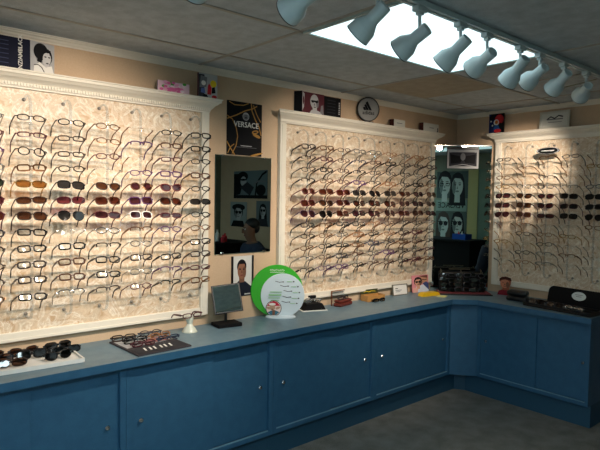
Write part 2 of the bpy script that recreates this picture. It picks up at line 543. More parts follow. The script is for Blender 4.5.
# ================================================================== EYEWEAR
BODY = {
 'black': mat('black_acetate', (18, 17, 18), 0.25), 'brown': mat('tortoise_brown', (74, 42, 26), 0.28),
 'dark brown': mat('dark_brown_acetate', (42, 27, 22), 0.28), 'burgundy': mat('burgundy_acetate', (78, 28, 38), 0.28),
 'bronze': mat('bronze_wire', (120, 84, 56), 0.3, 0.8), 'gunmetal': mat('gunmetal_wire', (74, 72, 78), 0.3, 0.8),
 'silver': mat('silver_wire', (170, 168, 165), 0.25, 0.9), 'gold': mat('gold_wire', (196, 156, 92), 0.25, 0.9),
 'purple': mat('purple_acetate', (82, 46, 92), 0.28), 'navy': mat('navy_acetate', (34, 40, 66), 0.28),
 'white': mat('white_acetate', (232, 228, 224), 0.3), 'red': mat('red_acetate', (104, 34, 34), 0.28),
 'tan': mat('honey_acetate', (150, 104, 66), 0.3),
}
LENS = {
 'clear': glassy('clear_lens', (246, 248, 248), 0.10, 0.06), 'dark grey': glassy('grey_tinted_lens', (62, 62, 66), 0.10, 0.08, 0.3),
 'brown': glassy('brown_tinted_lens', (96, 64, 46), 0.10, 0.08, 0.3), 'amber': glassy('amber_tinted_lens', (160, 112, 58), 0.10, 0.08, 0.3),
 'plum': glassy('plum_tinted_lens', (88, 48, 60), 0.10, 0.08, 0.3), 'pink': glassy('pink_tinted_lens', (128, 62, 76), 0.10, 0.08, 0.3),
 'rust': glassy('rust_tinted_lens', (98, 50, 38), 0.10, 0.08, 0.3), 'green': glassy('green_tinted_lens', (50, 66, 56), 0.10, 0.08, 0.3),
 'black': glassy('near_black_lens', (34, 34, 38), 0.10, 0.08, 0.3),
}
SHAPES = {  # a, b, power, upsweep, droop, thickness, rim style
 'rectangular': (.0265, .0150, 4.0, 0, 0, .0034, 'full'),
 'slim': (.0260, .0122, 3.2, 0, 0, .0029, 'full'),
 'oval': (.0250, .0150, 2.2, 0, 0, .0025, 'full'),
 'round': (.0235, .0205, 2.0, 0, 0, .0027, 'full'),
 'half-rim': (.0262, .0140, 3.4, 0, 0, .0032, 'half'),
 'rimless': (.0255, .0145, 3.0, 0, 0, .0016, 'none'),
 'square': (.0285, .0200, 3.2, 0, 0, .0026, 'full'),
 'aviator': (.0285, .0225, 2.4, 0, .25, .0013, 'full'),
 'cat-eye': (.0275, .0190, 2.6, .25, .1, .0026, 'full'),
 'wraparound': (.0310, .0170, 2.6, .08, 0, .0022, 'full'),
}
CX = 0.0345
def outline(shape, side, n=28):
    a, b, p, up, dr = SHAPES[shape][:5]
    pts = []
    for i in range(n):
        th = 2 * PI * i / n
        c, s_ = math.cos(th), math.sin(th)
        x = a * math.copysign(abs(c) ** (2 / p), c); z = b * math.copysign(abs(s_) ** (2 / p), s_)
        z += up * b * (x / a) * 0.6
        if dr and z < 0: z += -dr * b * (1 - abs(x / a)) ; x *= 1 - 0.12 * (-z / b)
        wx = side * (CX + x)
        pts.append((wx, 1.4 * wx * wx, z))
    return pts
_eye = {}
def eye_mesh(kind, shape, col):
    key = (kind, shape, col)
    if key in _eye: return _eye[key]
    a, b, p, up, dr, th, rim = SHAPES[shape]
    mb = MB()
    if kind == 'frame':
        m = BODY[col]
        for s_ in (-1, 1):
            o = outline(shape, s_)
            if rim == 'full': mb.tube(o, th, m, 6, closed=True, ry=th * 1.1)
            elif rim == 'half': mb.tube(o[-1:] + o[0:16], th, m, 6)
            ex = CX + a
            mb.tube([(s_ * (ex - .001), 1.4 * ex * ex, b * .45 + up * b * .5), (s_ * (ex + .004), 1.4 * ex * ex + .001, b * .5 + up * b * .5), (s_ * .0690, 1.4 * .068 ** 2 + .004, b * .45 + up * b * .5)], max(th, .0016), m, 6)
            # nose pads
            mb.ball((s_ * .0088, .006, -.004), .0026, BODY['silver'] if th < .002 else m, 6, (.5, .8, 1.3))
            mb.tube([(s_ * .0100, 1.4 * .01 ** 2, 0), (s_ * .0088, .005, -.003)], .0006, m, 5)
        ix = CX - a
        zb = b * .35
        mb.tube([(-ix - .0005, 1.4 * ix * ix, zb), (-ix * .5, 0, zb + .0022), (0, -.0006, zb + .003), (ix * .5, 0, zb + .0022), (ix + .0005, 1.4 * ix * ix, zb)], max(th, .0013), m, 6)
        if shape == 'aviator': mb.tube([(-ix - .004, .0004, b * .8), (ix + .004, .0004, b * .8)], th, m, 6)
    elif kind in ('lens_l', 'lens_r'):
        s_ = -1 if kind == 'lens_l' else 1
        o = outline(shape, s_)
        cen = (s_ * CX, 1.4 * CX * CX - .0006, 0)
        n = len(o)
        mb.add([cen] + [(x, y, z) for x, y, z in o], [(0, 1 + i, 1 + (i + 1) % n) for i in range(n)], LENS[col], True)
    elif kind in ('folded_l', 'folded_r'):
        s_ = -1 if kind == 'folded_l' else 1
        m = BODY[col]
        zt = b * .40; y0 = 1.4 * .068 ** 2 + .004 + (0.0035 if s_ > 0 else 0)
        hz = .0046 if th > .0021 else .0028
        mb.tube([(s_ * .0690, y0 - .002, zt), (s_ * .0670, y0 + .006, zt), (s_ * .050, y0 + .009, zt), (s_ * -.020, y0 + .008, zt - .001), (s_ * -.042, y0 + .008, zt - .006), (s_ * -.058, y0 + .008, zt - .016)], [hz, hz, hz, hz * .8, .0034, .0030], m, 6, ry=.0018)
    else:
        s_ = -1 if kind == 'temple_l' else 1
        m = BODY[col]
        zt = b * .45 + up * b * .5
        y0 = 1.4 * .068 ** 2 + .004
        thick = th > .0027
        hz = .0055 if thick else .0036
        pts = [(s_ * .0690, y0 - .002, zt), (s_ * .0700, y0 + .012, zt), (s_ * .0705, .050, zt), (s_ * .0700, .088, zt - .001), (s_ * .0690, .103, zt - .006), (s_ * .0680, .118, zt - .019), (s_ * .0670, .128, zt - .032)]
        mb.tube(pts, [hz, hz * 1.15, hz, hz * .8, .0042, .0042, .0030], m, 6, ry=[.0028, .0028, .0026, .0026, .0028, .0028, .0024])
    me = mb.mesh(kind)
    _eye[key] = me
    return me

def eyewear(shape, col, lens, label, group, loc, rot, sun=False, folded=False):
    nm = 'sunglasses' if sun else 'eyeglasses'
    t = thing(nm, label, nm, loc, rot, group)
    link('frame', eye_mesh('frame', shape, col), t)
    for s_ in ('l', 'r'):
        link('lens', eye_mesh('lens_' + s_, shape, lens), t)
        link('temple', eye_mesh(('folded_' if folded else 'temple_') + s_, shape, col), t)
    return t

ORD = ['top', 'second', 'third', 'fourth', 'fifth', 'sixth', 'seventh', 'eighth', 'ninth', 'tenth', 'eleventh', 'bottom']
COLN = ['first', 'second', 'third', 'fourth', 'fifth', 'sixth', 'seventh', 'eighth', 'ninth']

def a_an(s): return s

def wall_display(name_label, disp_word, origin, rotz, x0, x1, cols, picks, beads=False, rodz=(2.036, 1.0)):
    """local frame: wall plane y=0, room at -y"""
    t = thing('eyewear_wall_display', name_label, 'display rack', origin, (0, 0, rotz))
    Z0, Z1, ZT = 0.858, 0.905, 2.085
    mb = MB(); mb.box(x0 + 0.05, x1 - 0.05, -0.016, -0.002, Z1 - 0.003, ZT + 0.003, MARBLE); mb.build('back_panel', t)
    for a, b in ((x0, x0 + 0.052), (x1 - 0.052, x1)):
        mb = MB(); mb.box(a, b, -0.034, -0.002, Z0, ZT, WHITE, 0.003)
        mb.box(a + 0.012, b - 0.012, -0.038, -0.034, Z1, ZT - 0.01, WHITE, 0.001)
        mb.build('side_post', t)
    mb = MB(); mb.box(x0 + 0.052, x1 - 0.052, -0.030, -0.002, Z0, Z1, WHITE, 0.003)
    mb.box(x0 + 0.052, x1 - 0.052, -0.034, -0.030, Z0 + 0.004, Z0 + 0.016, WHITE); mb.build('bottom_rail', t)
    # stepped cornice
    prof = [(0, ZT), (0.036, ZT), (0.036, 2.092), (0.040, 2.096), (0.040, 2.112), (0.046, 2.118), (0.054, 2.124), (0.070, 2.132), (0.080, 2.142), (0.088, 2.146), (0.088, 2.158), (0.094, 2.160), (0.094, 2.166), (0, 2.166)]
    mb = MB(); n = len(prof)
    ex = 0.06
    vs = []
    for side, xe in ((-1, x0), (1, x1)):
        for d, z in prof:
            out = (d - 0.036) if d > 0.036 else 0
            vs.append((xe + side * min(out, ex), -d - (0.002 if d == 0 else 0), z))
    # returns at both ends keep the depth profile
    fs = [tuple(range(n)), tuple(range(2 * n - 1, n - 1, -1))] + [(i, (i + 1) % n, n + (i + 1) % n, n + i) for i in range(n)]
    mb.add(vs, fs, WHITE)
    co = mb.build('cornice', t)
    if beads:
        mb = MB()
        x = x0 + 0.01
        while x < x1 - 0.005:
            mb.box(x, x + 0.007, -0.047, -0.038, 2.097, 2.111, WHITE)
            x += 0.014
        mb.build('dentil_strip', co)
    for cx in cols:
        zt, zb = rodz
        ft = -0.128
        pts = [(cx, -0.022, zt), (cx, -0.05, zt + 0.012), (cx, -0.085, zt + 0.012), (cx, -0.112, zt - 0.002), (cx, ft + .003, zt - 0.022), (cx, ft, zt - 0.05)]
        for i in range(1, 9): pts.append((cx, ft, zt - 0.05 + (zb + 0.03 - zt + 0.05) * i / 8))
        pts += [(cx, ft + .004, zb + 0.005), (cx, -0.105, zb - 0.018), (cx, -0.07, zb - 0.028), (cx, -0.04, zb - 0.022), (cx, -0.022, zb - 0.01)]
        mb = MB(); mb.tube(pts, 0.0035, ACRY, 8, ry=0.0075)
        rod = mb.build('rod', t)
        for z in (zt, zb - 0.01):
            mb = MB(); mb.m = Matrix.Translation((cx, 0, z)) @ Matrix.Rotation(PI / 2, 4, 'X')
            mb.lathe([(0.009, 0.016), (0.009, 0.020), (0.006, 0.022), (0.006, 0.030)], PEGM, 12)
            mb.build('wall_mount', rod)
    # the eyewear: every pair an object of its own
    Mx = Matrix.Rotation(rotz, 4, 'Z'); Mx.translation = Vector(origin)
    for ci, cx in enumerate(cols):
        for ri in range(12):
            pk = picks(ci, ri)
            if pk is None: continue
            shape, col, lens = pk
            z = 1.934 - 0.0763 * ri + random.uniform(-.003, .003)
            p = Mx @ Vector((cx + random.uniform(-.002, .002), -0.142, z))
            tilt = -math.radians(random.uniform(18, 27))
            roll = random.uniform(-.05, .05); yw = random.uniform(-.06, .06)
            sun = lens != 'clear'
            kind = 'sunglasses' if sun else 'eyeglasses'
            tint = (' with %s lenses' % lens) if sun else ''
            cw = COLN[ci] + ' column' if ci < len(cols) - 1 else 'last column'
            lab = '%s %s %s, %s row, %s of the %s' % (col, shape, kind, ORD[ri], cw, disp_word)
            if sun: lab = '%s %s %s-lens sunglasses, %s row, %s of the %s' % (col, shape, lens, ORD[ri], cw, disp_word)
            eyewear(shape, col, lens, lab, kind + ' hanging on the ' + disp_word, p, (tilt, roll, rotz + yw), sun)
    return t

OPT = ['rectangular', 'rectangular', 'slim', 'oval', 'half-rim', 'rectangular', 'oval', 'half-rim']
OPC = ['black', 'black', 'black', 'dark brown', 'brown', 'burgundy', 'bronze', 'gunmetal', 'dark brown', 'silver', 'purple']
SUNS = ['square', 'wraparound', 'aviator', 'cat-eye', 'square']

D1 = {  # column 1.. of the left display, some pairs the photo shows clearly
 (1, 0): ('oval', 'dark brown', 'clear'), (1, 1): ('slim', 'burgundy', 'clear'), (1, 2): ('round', 'black', 'clear'), (1, 3): ('rectangular', 'bronze', 'clear'),
 (0, 4): ('aviator', 'black', 'green'), (0, 5): ('square', 'burgundy', 'plum'), (0, 6): ('square', 'burgundy', 'rust'),
 (1, 4): ('wraparound', 'gold', 'amber'), (1, 5): ('wraparound', 'dark brown', 'brown'), (1, 6): ('square', 'dark brown', 'brown'),
 (1, 7): ('rectangular', 'black', 'clear'), (1, 8): ('rectangular', 'black', 'clear'), (1, 9): ('rectangular', 'dark brown', 'clear'), (1, 10): ('rectangular', 'dark brown', 'clear'), (1, 11): ('rectangular', 'black', 'clear'),
 (2, 0): ('oval', 'black', 'clear'), (2, 4): ('square', 'black', 'dark grey'), (2, 5): ('wraparound', 'burgundy', 'pink'), (2, 6): ('aviator', 'black', 'black'), (2, 7): ('rimless', 'silver', 'clear'),
 (3, 0): ('oval', 'bronze', 'clear'), (3, 2): ('oval', 'burgundy', 'clear'), (3, 3): ('rimless', 'silver', 'clear'), (3, 4): ('cat-eye', 'dark brown', 'brown'), (3, 5): ('square', 'brown', 'rust'), (3, 6): ('wraparound', 'burgundy', 'plum'),
 (4, 0): ('rimless', 'bronze', 'clear'), (4, 2): ('rimless', 'bronze', 'clear'), (4, 4): ('round', 'bronze', 'plum'), (4, 5): ('square', 'purple', 'plum'), (4, 6): ('square', 'white', 'plum'),
 (5, 0): ('oval', 'black', 'clear'), (5, 4): ('cat-eye', 'red', 'plum'), (5, 5): ('square', 'dark brown', 'rust'), (5, 6): ('slim', 'burgundy', 'plum'),
 (6, 0): ('rectangular', 'black', 'clear'), (6, 4): ('oval', 'black', 'clear'), (6, 5): ('wraparound', 'black', 'dark grey'), (6, 6): ('oval', 'black', 'clear'), (6, 9): ('rectangular', 'dark brown', 'clear'), (6, 10): ('slim', 'burgundy', 'clear'),
}
rnd = random.Random(3)
def pick1(c, r):
    if (c, r) in D1: return D1[(c, r)]
    if r in (4, 5, 6): return (rnd.choice(SUNS), rnd.choice(['black', 'dark brown', 'burgundy']), rnd.choice(['brown', 'plum', 'dark grey']))
    return (rnd.choice(OPT), rnd.choice(OPC), 'clear')
D2 = {(0, 4): ('round', 'red', 'rust'), (0, 5): ('square', 'red', 'rust'), (0, 6): ('aviator', 'purple', 'plum'), (1, 4): ('square', 'brown', 'rust'), (1, 5): ('cat-eye', 'dark brown', 'brown'), (1, 6): ('aviator', 'black', 'black'),
      (2, 4): ('square', 'red', 'rust'), (2, 6): ('square', 'brown', 'rust')}
def pick2(c, r):
    if (c, r) in D2: return D2[(c, r)]
    if r in (4, 5, 6): return (rnd.choice(SUNS), rnd.choice(['black', 'dark brown', 'black', 'burgundy', 'brown']), rnd.choice(['brown', 'plum', 'dark grey', 'black', 'rust']))
    return (rnd.choice(OPT + ['oval']), rnd.choice(OPC + ['navy', 'tan', 'bronze']), 'clear')
def pick3(c, r):
    if r in (4, 5, 6): return (rnd.choice(SUNS), rnd.choice(['black', 'dark brown', 'burgundy', 'dark brown']), ['plum', 'brown', 'plum', 'black', 'black', 'black'][c])
    return (rnd.choice(['oval', 'rimless', 'rimless', 'half-rim', 'rimless', 'oval']), rnd.choice(['bronze', 'silver', 'gunmetal', 'gold', 'tan', 'silver', 'dark brown']), 'clear')

wall_display('large ivory framed wall display with a beaded cornice, full of spectacles, at the left', 'left wall display', (0, 0, 0), 0,
             -4.03, -2.672, [-3.889, -3.705, -3.522, -3.338, -3.157, -2.980, -2.792], pick1, beads=True)
wall_display('ivory framed wall display of spectacles in the middle of the long wall', 'middle wall display', (0, 0, 0), 0,
             -2.119, -0.372, [-1.955, -1.785, -1.616, -1.448, -1.276, -1.094, -0.915, -0.739, -0.560], pick2)
wall_display('ivory framed wall display of spectacles on the right-hand wall', 'right wall display', (0, 0, 0), -PI / 2,
             0.411, 1.420, [0.552, 0.738, 0.917, 1.096, 1.280], pick3)

# ================================================================== TRACK LIGHTING
TY = -1.575
t = thing('light_track', 'white ceiling light track carrying the row of spotlights', 'light track', (-2.4, TY, CEIL))
mb = MB()
mb.box(-1.9, 2.1, -0.018, -0.006, -0.026, -0.0042, LAMPM); mb.box(-1.9, 2.1, 0.006, 0.018, -0.026, -0.0042, LAMPM)
mb.box(-1.9, 2.1, -0.006, 0.006, -0.014, -0.0042, BLACK)
mb.build('rail', t)
for x in (-1.9, 2.1):
    mb = MB(); mb.box(x - 0.004, x + 0.004, -0.02, 0.02, -0.028, -0.0042, LAMPM); mb.build('end_cap', t)
LAMPS = [((-4.02, -1.62, 2.25), (-4.05, -1.47, 2.19), 'out beyond the left edge, furthest left on the track'),
 ((-3.62, -1.62, 2.25), (-3.62, -1.47, 2.19), 'second from the left on the track, beyond the picture'),
 ((-3.254, -1.611, 2.243), (-3.27, -1.492, 2.199), 'cut by the top edge, left of the ceiling light panel'),
 ((-2.909, -1.607, 2.279), (-2.94, -1.499, 2.189), 'first one in front of the bright panel, its stem hidden'),
 ((-2.662, -1.611, 2.249), (-2.686, -1.49, 2.179), 'second one in front of the bright panel'),
 ((-2.381, -1.61, 2.267), (-2.394, -1.493, 2.174), 'third one in front of the bright panel'),
 ((-2.182, -1.612, 2.247), (-2.146, -1.489, 2.194), 'last one wholly against the bright panel'),
 ((-1.881, -1.61, 2.272), (-1.839, -1.494, 2.181), 'at the right-hand tip of the bright panel'),
 ((-1.679, -1.612, 2.264), (-1.631, -1.487, 2.208), 'fourth from the right end of the row, close to its neighbour'),
 ((-1.405, -1.609, 2.282), (-1.346, -1.495, 2.21), 'last but one at the right end of the row'),
 ((-1.121, -1.6, 2.255), (-1.027, -1.516, 2.216), 'at the right end of the row, turned to the right wall')]
POW = [1.0, 1.0, 1.0, 1.0, 0.9, 0.5, 1.5, 1.3, 0.7, 0.2, 2.4]
for (Rp, Fp, where), pw in zip(LAMPS, POW):
    Rv, Fv = Vector(Rp), Vector(Fp)
    J = Rv.lerp(Fv, 0.28)
    t = thing('track_spotlight', 'white spotlight ' + where, 'spotlight', (J.x, TY, CEIL - 0.026), group='white spotlights along the ceiling track')
    base = Vector((J.x, TY, CEIL - 0.026))
    mb = MB(); mb.box(-0.030, 0.030, -0.016, 0.016, -0.022, -0.0005, LAMPM, 0.003)
    mb.box(-0.012, 0.012, -0.012, 0.012, -0.034, -0.022, LAMPM, 0.002); mb.build('adapter', t)
    jl = J - base
    mb = MB(); mb.tube([(0, 0, -0.034), (0, 0, -0.055), (jl.x, jl.y * .6, -0.060 if jl.z < -.07 else -.05), (jl.x, jl.y, jl.z)], 0.007, LAMPM, 8); mb.build('stem', t)
    d = (Fv - Rv); L = d.length; d.normalize()
    q = d.to_track_quat('Z', 'Y')
    mb = MB(); mb.keep_normals = True
    mb.lathe([(0.0, .004), (0.017, 0.004), (0.018, .0), (0.0235, 0.0), (0.0258, 0.003), (0.0258, L * 0.46), (0.0275, L * .50), (0.0440, L * 0.70), (0.0462, L * 0.73), (0.0505, L), (0.0465, L), (0.044, L * .75), (0.03, L * .6), (0, L * .58)], LAMPM, 28)
    h = mb.build('lamp_head', t, Rv - base); h.rotation_mode = 'QUATERNION'; h.rotation_quaternion = q
    mb = MB(); mb.lathe([(0.0465, L - 0.0005), (0.0508, L - 0.0005), (0.0512, L + 0.001), (0.0508, L + 0.003), (0.0465, L + 0.003), (0.0465, L - 0.0005)], BLACK, 28)
    mb.build('rim', h)
    mb = MB(); mb.lathe([(0.0, L * .72), (0.038, L * .74), (0.043, L * .80), (0.040, L * .86), (0.0, L * .90)], mat('lit_bulb', (255, 230, 190), 0.3, emit=(1.0, 0.75, 0.45, 12)), 20)
    mb.build('bulb', h)
    sl = bpy.data.lights.new('spot_beam', 'SPOT')
    sl.energy = SPOT_POWER * pw; sl.color = SPOT_COL
    sl.spot_size = math.radians(40 if 'right wall' in where else 66); sl.spot_blend = 0.9; sl.shadow_soft_size = 0.03
    so = bpy.data.objects.new('spot_beam', sl); COL.objects.link(so)
    so.location = Fv + d * 0.012
    so.rotation_mode = 'QUATERNION'; so.rotation_quaternion = (-d).to_track_quat('Z', 'Y')

mb = MB(); mb.tube([(-1.215, -1.45, 2.2375), (-.95, -1.476, 2.305), (-.74, -1.497, CEIL - .001)], .0032, mat('pale_wire_cover', (186, 184, 160), .5), 8)
tag(mb.build('hanging_wire'), 'thin pale wire slanting up to the ceiling past the last spotlights', 'wire')
# ================================================================== WALL MIRRORS
t = thing('wall_mirror', 'frameless rectangular mirror on the wall between the left and middle displays', 'mirror', (-2.394, -0.004, 1.222))
mb = MB(); mb.box(-0.218, 0.218, -0.006, 0.0, 0, 0.622, mat('mirror_edge', (70, 100, 98), 0.2))
mb.add([(-0.217, -0.0063, 0.001), (0.217, -0.0063, 0.001), (0.217, -0.0063, 0.621), (-0.217, -0.0063, 0.621)], [(0, 1, 2, 3)], MIRROR)
mb.build('mirror_glass', t)
for x in (-0.165, 0.165):
    for z in (-0.002, 0.612):
        mb = MB(); mb.box(x - 0.010, x + 0.010, -0.011, 0.0, z, z + 0.012, CHROME, 0.001); mb.build('clip', t)

# corner mirror, set across the corner
a, b = Vector((-0.368, -0.014)), Vector((-0.014, -0.368))
mid = (a + b) / 2; half = (b - a).length / 2
t = thing('corner_mirror', 'tall frameless mirror set across the corner between the displays', 'mirror', (mid.x, mid.y, 0.794), (0, 0, -PI / 4))
mb = MB(); mb.box(-half, half, -0.003, 0.003, 0, 1.268, mat('mirror_edge', (70, 100, 98), 0.2))
mb.add([(-half + .001, -0.0033, 0.001), (half - .001, -0.0033, 0.001), (half - .001, -0.0033, 1.267), (-half + .001, -0.0033, 1.267)], [(0, 1, 2, 3)], MIRROR)
mb.build('mirror_glass', t)
mb = MB(); mb.box(-half, half, -0.006, 0.005, 1.268, 1.276, CHROME, 0.001); mb.build('top_channel', t)

# ================================================================== PRINTED THINGS
K = ink((16, 16, 20)); WH = ink((235, 233, 228)); GY = ink((120, 120, 124)); DG = ink((52, 52, 58)); GOLD = ink((176, 130, 66)); SK = ink((186, 150, 124)); SKD = ink((120, 84, 66))
GL = ink((178, 178, 180)); PK = ink((222, 110, 166)); RD = ink((196, 44, 52)); YL = ink((232, 200, 40)); GN = ink((96, 170, 82)); NV = ink((18, 22, 44)); MR = ink((86, 40, 48)); BL = ink((44, 92, 160)); OR = ink((220, 120, 50))
# folded brochure, top left
t = thing('folded_brochure', 'folded brochure with a dark text panel and a black-haired woman, on the left cornice', 'brochure', (-3.76, -0.050, 2.167))
mb = MB(); mb.keep_normals = True
mb.box(-0.14, 0.075, -0.004, -0.001, 0, 0.150, NV)
sh = [('t', WH, 'CINZIAMBLACK', 0.80, 0.50, 0.026, PI / 2)] + [('r', ink((60, 66, 96)), 0.18, 0.56, z, z + 0.025) for z in (0.16, 0.30, 0.44, 0.58, 0.72, 0.84)]
art(mb, sh, 0.215, 0.150, -0.0042, x0=-0.0325)
mb.build('text_panel', t)
mb = MB(); mb.keep_normals = True; mb.m = Matrix.Translation((0.075, -0.002, 0)) @ Matrix.Rotation(math.radians(12), 4, 'Z') @ Matrix.Translation((0.06, 0, 0))
mb.box(-0.06, 0.06, -0.003, 0, 0, 0.150, GL)
sh = portrait(0.66, 0.52, 0.20, 0.24, ink((206, 204, 204)), GY, K) + [('e', K, 0.42, 0.70, 0.30, 0.27), ('p', K, [(.30, .6), (.26, .38), (.44, .34), (.5, .6)]), ('e', ink((206, 204, 204)), 0.66, 0.50, 0.17, 0.2), ('e', K, .60, .56, .05, .02), ('e', K, .76, .56, .05, .02), ('e', DG, .68, .36, .06, .02),
     ('p', WH, [(.36, .36), (.62, .22), (.86, .30), (.98, 0.0), (.1, 0.0), (.12, .22)]), ('l', K, [(.12, .24), (.28, .27), (.44, .2), (.58, .02)], 0.004)]
art(mb, sh, 0.12, 0.150, -0.0032)
mb.build('photo_panel', t)

rf = random.Random(11)
fl = [('e', rf.choice([PK, ink((240, 170, 205)), GN, ink((245, 225, 235)), PK]), rf.uniform(.06, .94), rf.uniform(.08, .92), .06, .12) for _ in range(34)]
fl += [('e', PK, .42, .3, .16, .16)]
card('floral_card', 'small pink floral card standing on the left cornice', 'card', (-2.925, -0.050, 2.167), 0.20, 0.062, ink((235, 200, 215)), fl, t=0.008, side=MR)
sh = [('r', GL, 0, 1, 0, 1), ('r', DG, .0, .3, .0, .95), ('p', GY, [(.05, .4), (.4, .45), (.45, .85), (.1, .9)]), ('e', YL, .78, .62, .17, .15), ('p', RD, [(.45, .15), (.66, .15), (.68, .45), (.55, .62), (.48, .5)]), ('e', WH, .25, .6, .12, .1), ('p', K, [(.68, .2), (.9, .25), (.85, .5), (.7, .45)]), ('e', RD, .83, .08, .14, .07), ('p', K, [(.2, .02), (.5, .04), (.42, .14), (.25, .16)]), ('p', ink((90, 110, 170)), [(.1, .2), (.35, .18), (.3, .4), (.12, .38)])]
card('picture_block', 'small colourful picture block with yellow and red, on the left cornice end', 'picture', (-2.705, -0.052, 2.167), 0.128, 0.142, GL, sh, t=0.016, side=MR)

# black brand poster above the mirror
ring = [('l', GL, [(0.52 + .085 * math.cos(a), 0.735 + .068 * math.sin(a)) for a in [2 * PI * i / 20 for i in range(21)]], 0.005), ('e', GY, .52, .735, .07, .056), ('e', DG, .52, .725, .028, .034), ('e', GL, .505, .735, .006, .006), ('e', GL, .535, .735, .006, .006), ('l', GL, [(.47, .77), (.5, .785), (.54, .785), (.57, .77)], .004)]
sh = [('l', GOLD, [(0.0, .66), (.25, .74), (.5, .84), (.72, .90), (.85, .96)], .007), ('l', GOLD, [(0, .72), (.15, .66), (.26, .50), (.30, .35), (.26, .18), (.15, .02)], .006),
      ('l', GOLD, [(.68, 1), (.70, .86), (.80, .70), (.92, .56), (.98, .40)], .008), ('l', GOLD, [(.74, .97), (.84, .80), (.96, .66)], .006), ('l', GOLD, [(.05, .98), (.2, .93), (.45, .94), (.6, .99)], .006),
      ('l', GOLD, [(.0, .24), (.12, .10), (.22, 0)], .007), ('l', GOLD, [(.02, .02), (.1, .14), (.2, .2)], .006), ('e', GOLD, .80, .46, .10, .035, .2), ('e', K, .80, .46, .06, .013, .2), ('e', GOLD, .84, .39, .12, .03, -.3), ('e', GOLD, .84, .03, .2, .02, .25),
      ('t', WH, 'VERSACE', .54, .575, .048), ('r', GL, .38, .70, .172, .186), ('r', GY, .24, .84, .148, .154)] + ring
card('brand_poster', 'black poster with VERSACE lettering and gold cords above the wall mirror', 'poster', (-2.392, -0.002, 1.850), 0.273, 0.338, K, sh, t=0.003)
# man portrait poster below mirror
GB = ink((212, 212, 208))
sh = [('r', GB, 0, 1, 0, 1), ('p', ink((24, 30, 44)), [(0.04, 0), (.12, .30), (.34, .40), (.66, .36), (.98, .22), (1, 0)])] + [('e', K, .46, .74, .245, .175), ('p', SKD, [(.34, .34), (.60, .34), (.62, .52), (.32, .52)]), ('e', ink((142, 98, 76)), .46, .64, .22, .215), ('e', SKD, .60, .60, .09, .15),
      ('p', K, [(.25, .70), (.28, .84), (.46, .90), (.64, .84), (.67, .70), (.60, .80), (.32, .80)]), ('e', K, .37, .665, .055, .012), ('e', K, .56, .665, .055, .012), ('r', K, .30, .43, .69, .70), ('r', K, .50, .63, .69, .70), ('p', ink((110, 70, 54)), [(.45, .66), (.50, .58), (.41, .58)]), ('e', ink((120, 64, 58)), .46, .52, .08, .016), ('p', ink((24, 30, 44)), [(.3, .36), (.46, .2), (.62, .36), (.7, .1), (.2, .1)]), ('r', GL, .60, .92, .03, .06)]
card('portrait_poster', 'portrait poster of a man in a dark shirt hanging below the wall mirror', 'poster', (-2.398, -0.002, 0.940), 0.150, 0.262, GB, sh, t=0.003, side=K)
for x, w_ in ((-2.478, 'left'), (-2.318, 'right')):
    mb = MB(); mb.box(-0.006, 0.006, -0.010, 0, 0, 0.262, BLACK, 0.001)
    tag(mb.build('mounting_strip', None, (x, -0.002, 0.940)), 'thin black vertical strip along the %s edge of the man portrait' % w_, 'strip')

# middle display brochure (three panels)
t = thing('trifold_brochure', 'dark folded brochure with a pale male face, on the middle cornice', 'brochure', (-1.78, -0.050, 2.167))
mb = MB(); mb.keep_normals = True; mb.m = Matrix.Translation((-0.175, -0.010, 0)) @ Matrix.Rotation(math.radians(-65), 4, 'Z') @ Matrix.Translation((-0.03, 0, 0))
mb.box(-0.03, 0.03, -0.002, 0, 0, 0.150, K); mb.build('side_panel', t)
mb = MB(); mb.keep_normals = True
mb.box(-0.175, 0.03, -0.012, -0.009, 0, 0.146, MR)
sh = [('p', GL, [(.0, .1), (.08, .3), (.1, .9), (.0, 1)]), ('e', MR, .05, .6, .03, .2), ('p', GL, [(.3, 0), (.42, .2), (.62, .22), (.86, .14), (.92, 0)]), ('p', GY, [(.82, .1), (.98, .05), (.95, .5), (.85, .45)])] + [('p', GL, [(.46, .1), (.66, .1), (.66, .5), (.46, .5)]), ('e', GL, .54, .60, .19, .34), ('e', GY, .68, .52, .06, .2), ('r', K, .39, .71, .58, .66), ('e', K, .46, .60, .06, .06), ('e', K, .63, .60, .06, .06), ('p', GY, [(.54, .55), (.58, .42), (.50, .42)]), ('e', DG, .55, .34, .06, .02)]
art(mb, sh, 0.205, 0.146, -0.0122, x0=-0.0725); mb.build('photo_panel', t)
mb = MB(); mb.keep_normals = True
mb.box(0.03, 0.20, -0.010, -0.006, 0, 0.142, K)
art(mb, [*[('r', GL, .86, .94, z_, z_ + .05) for z_ in (.18, .27, .36, .46, .55, .64, .73)]] + [('r', DG, .18, .66, z, z + .03) for z in (.2, .35, .5, .65, .8)], 0.17, 0.142, -0.0102, x0=0.115)
mb.build('text_panel', t)

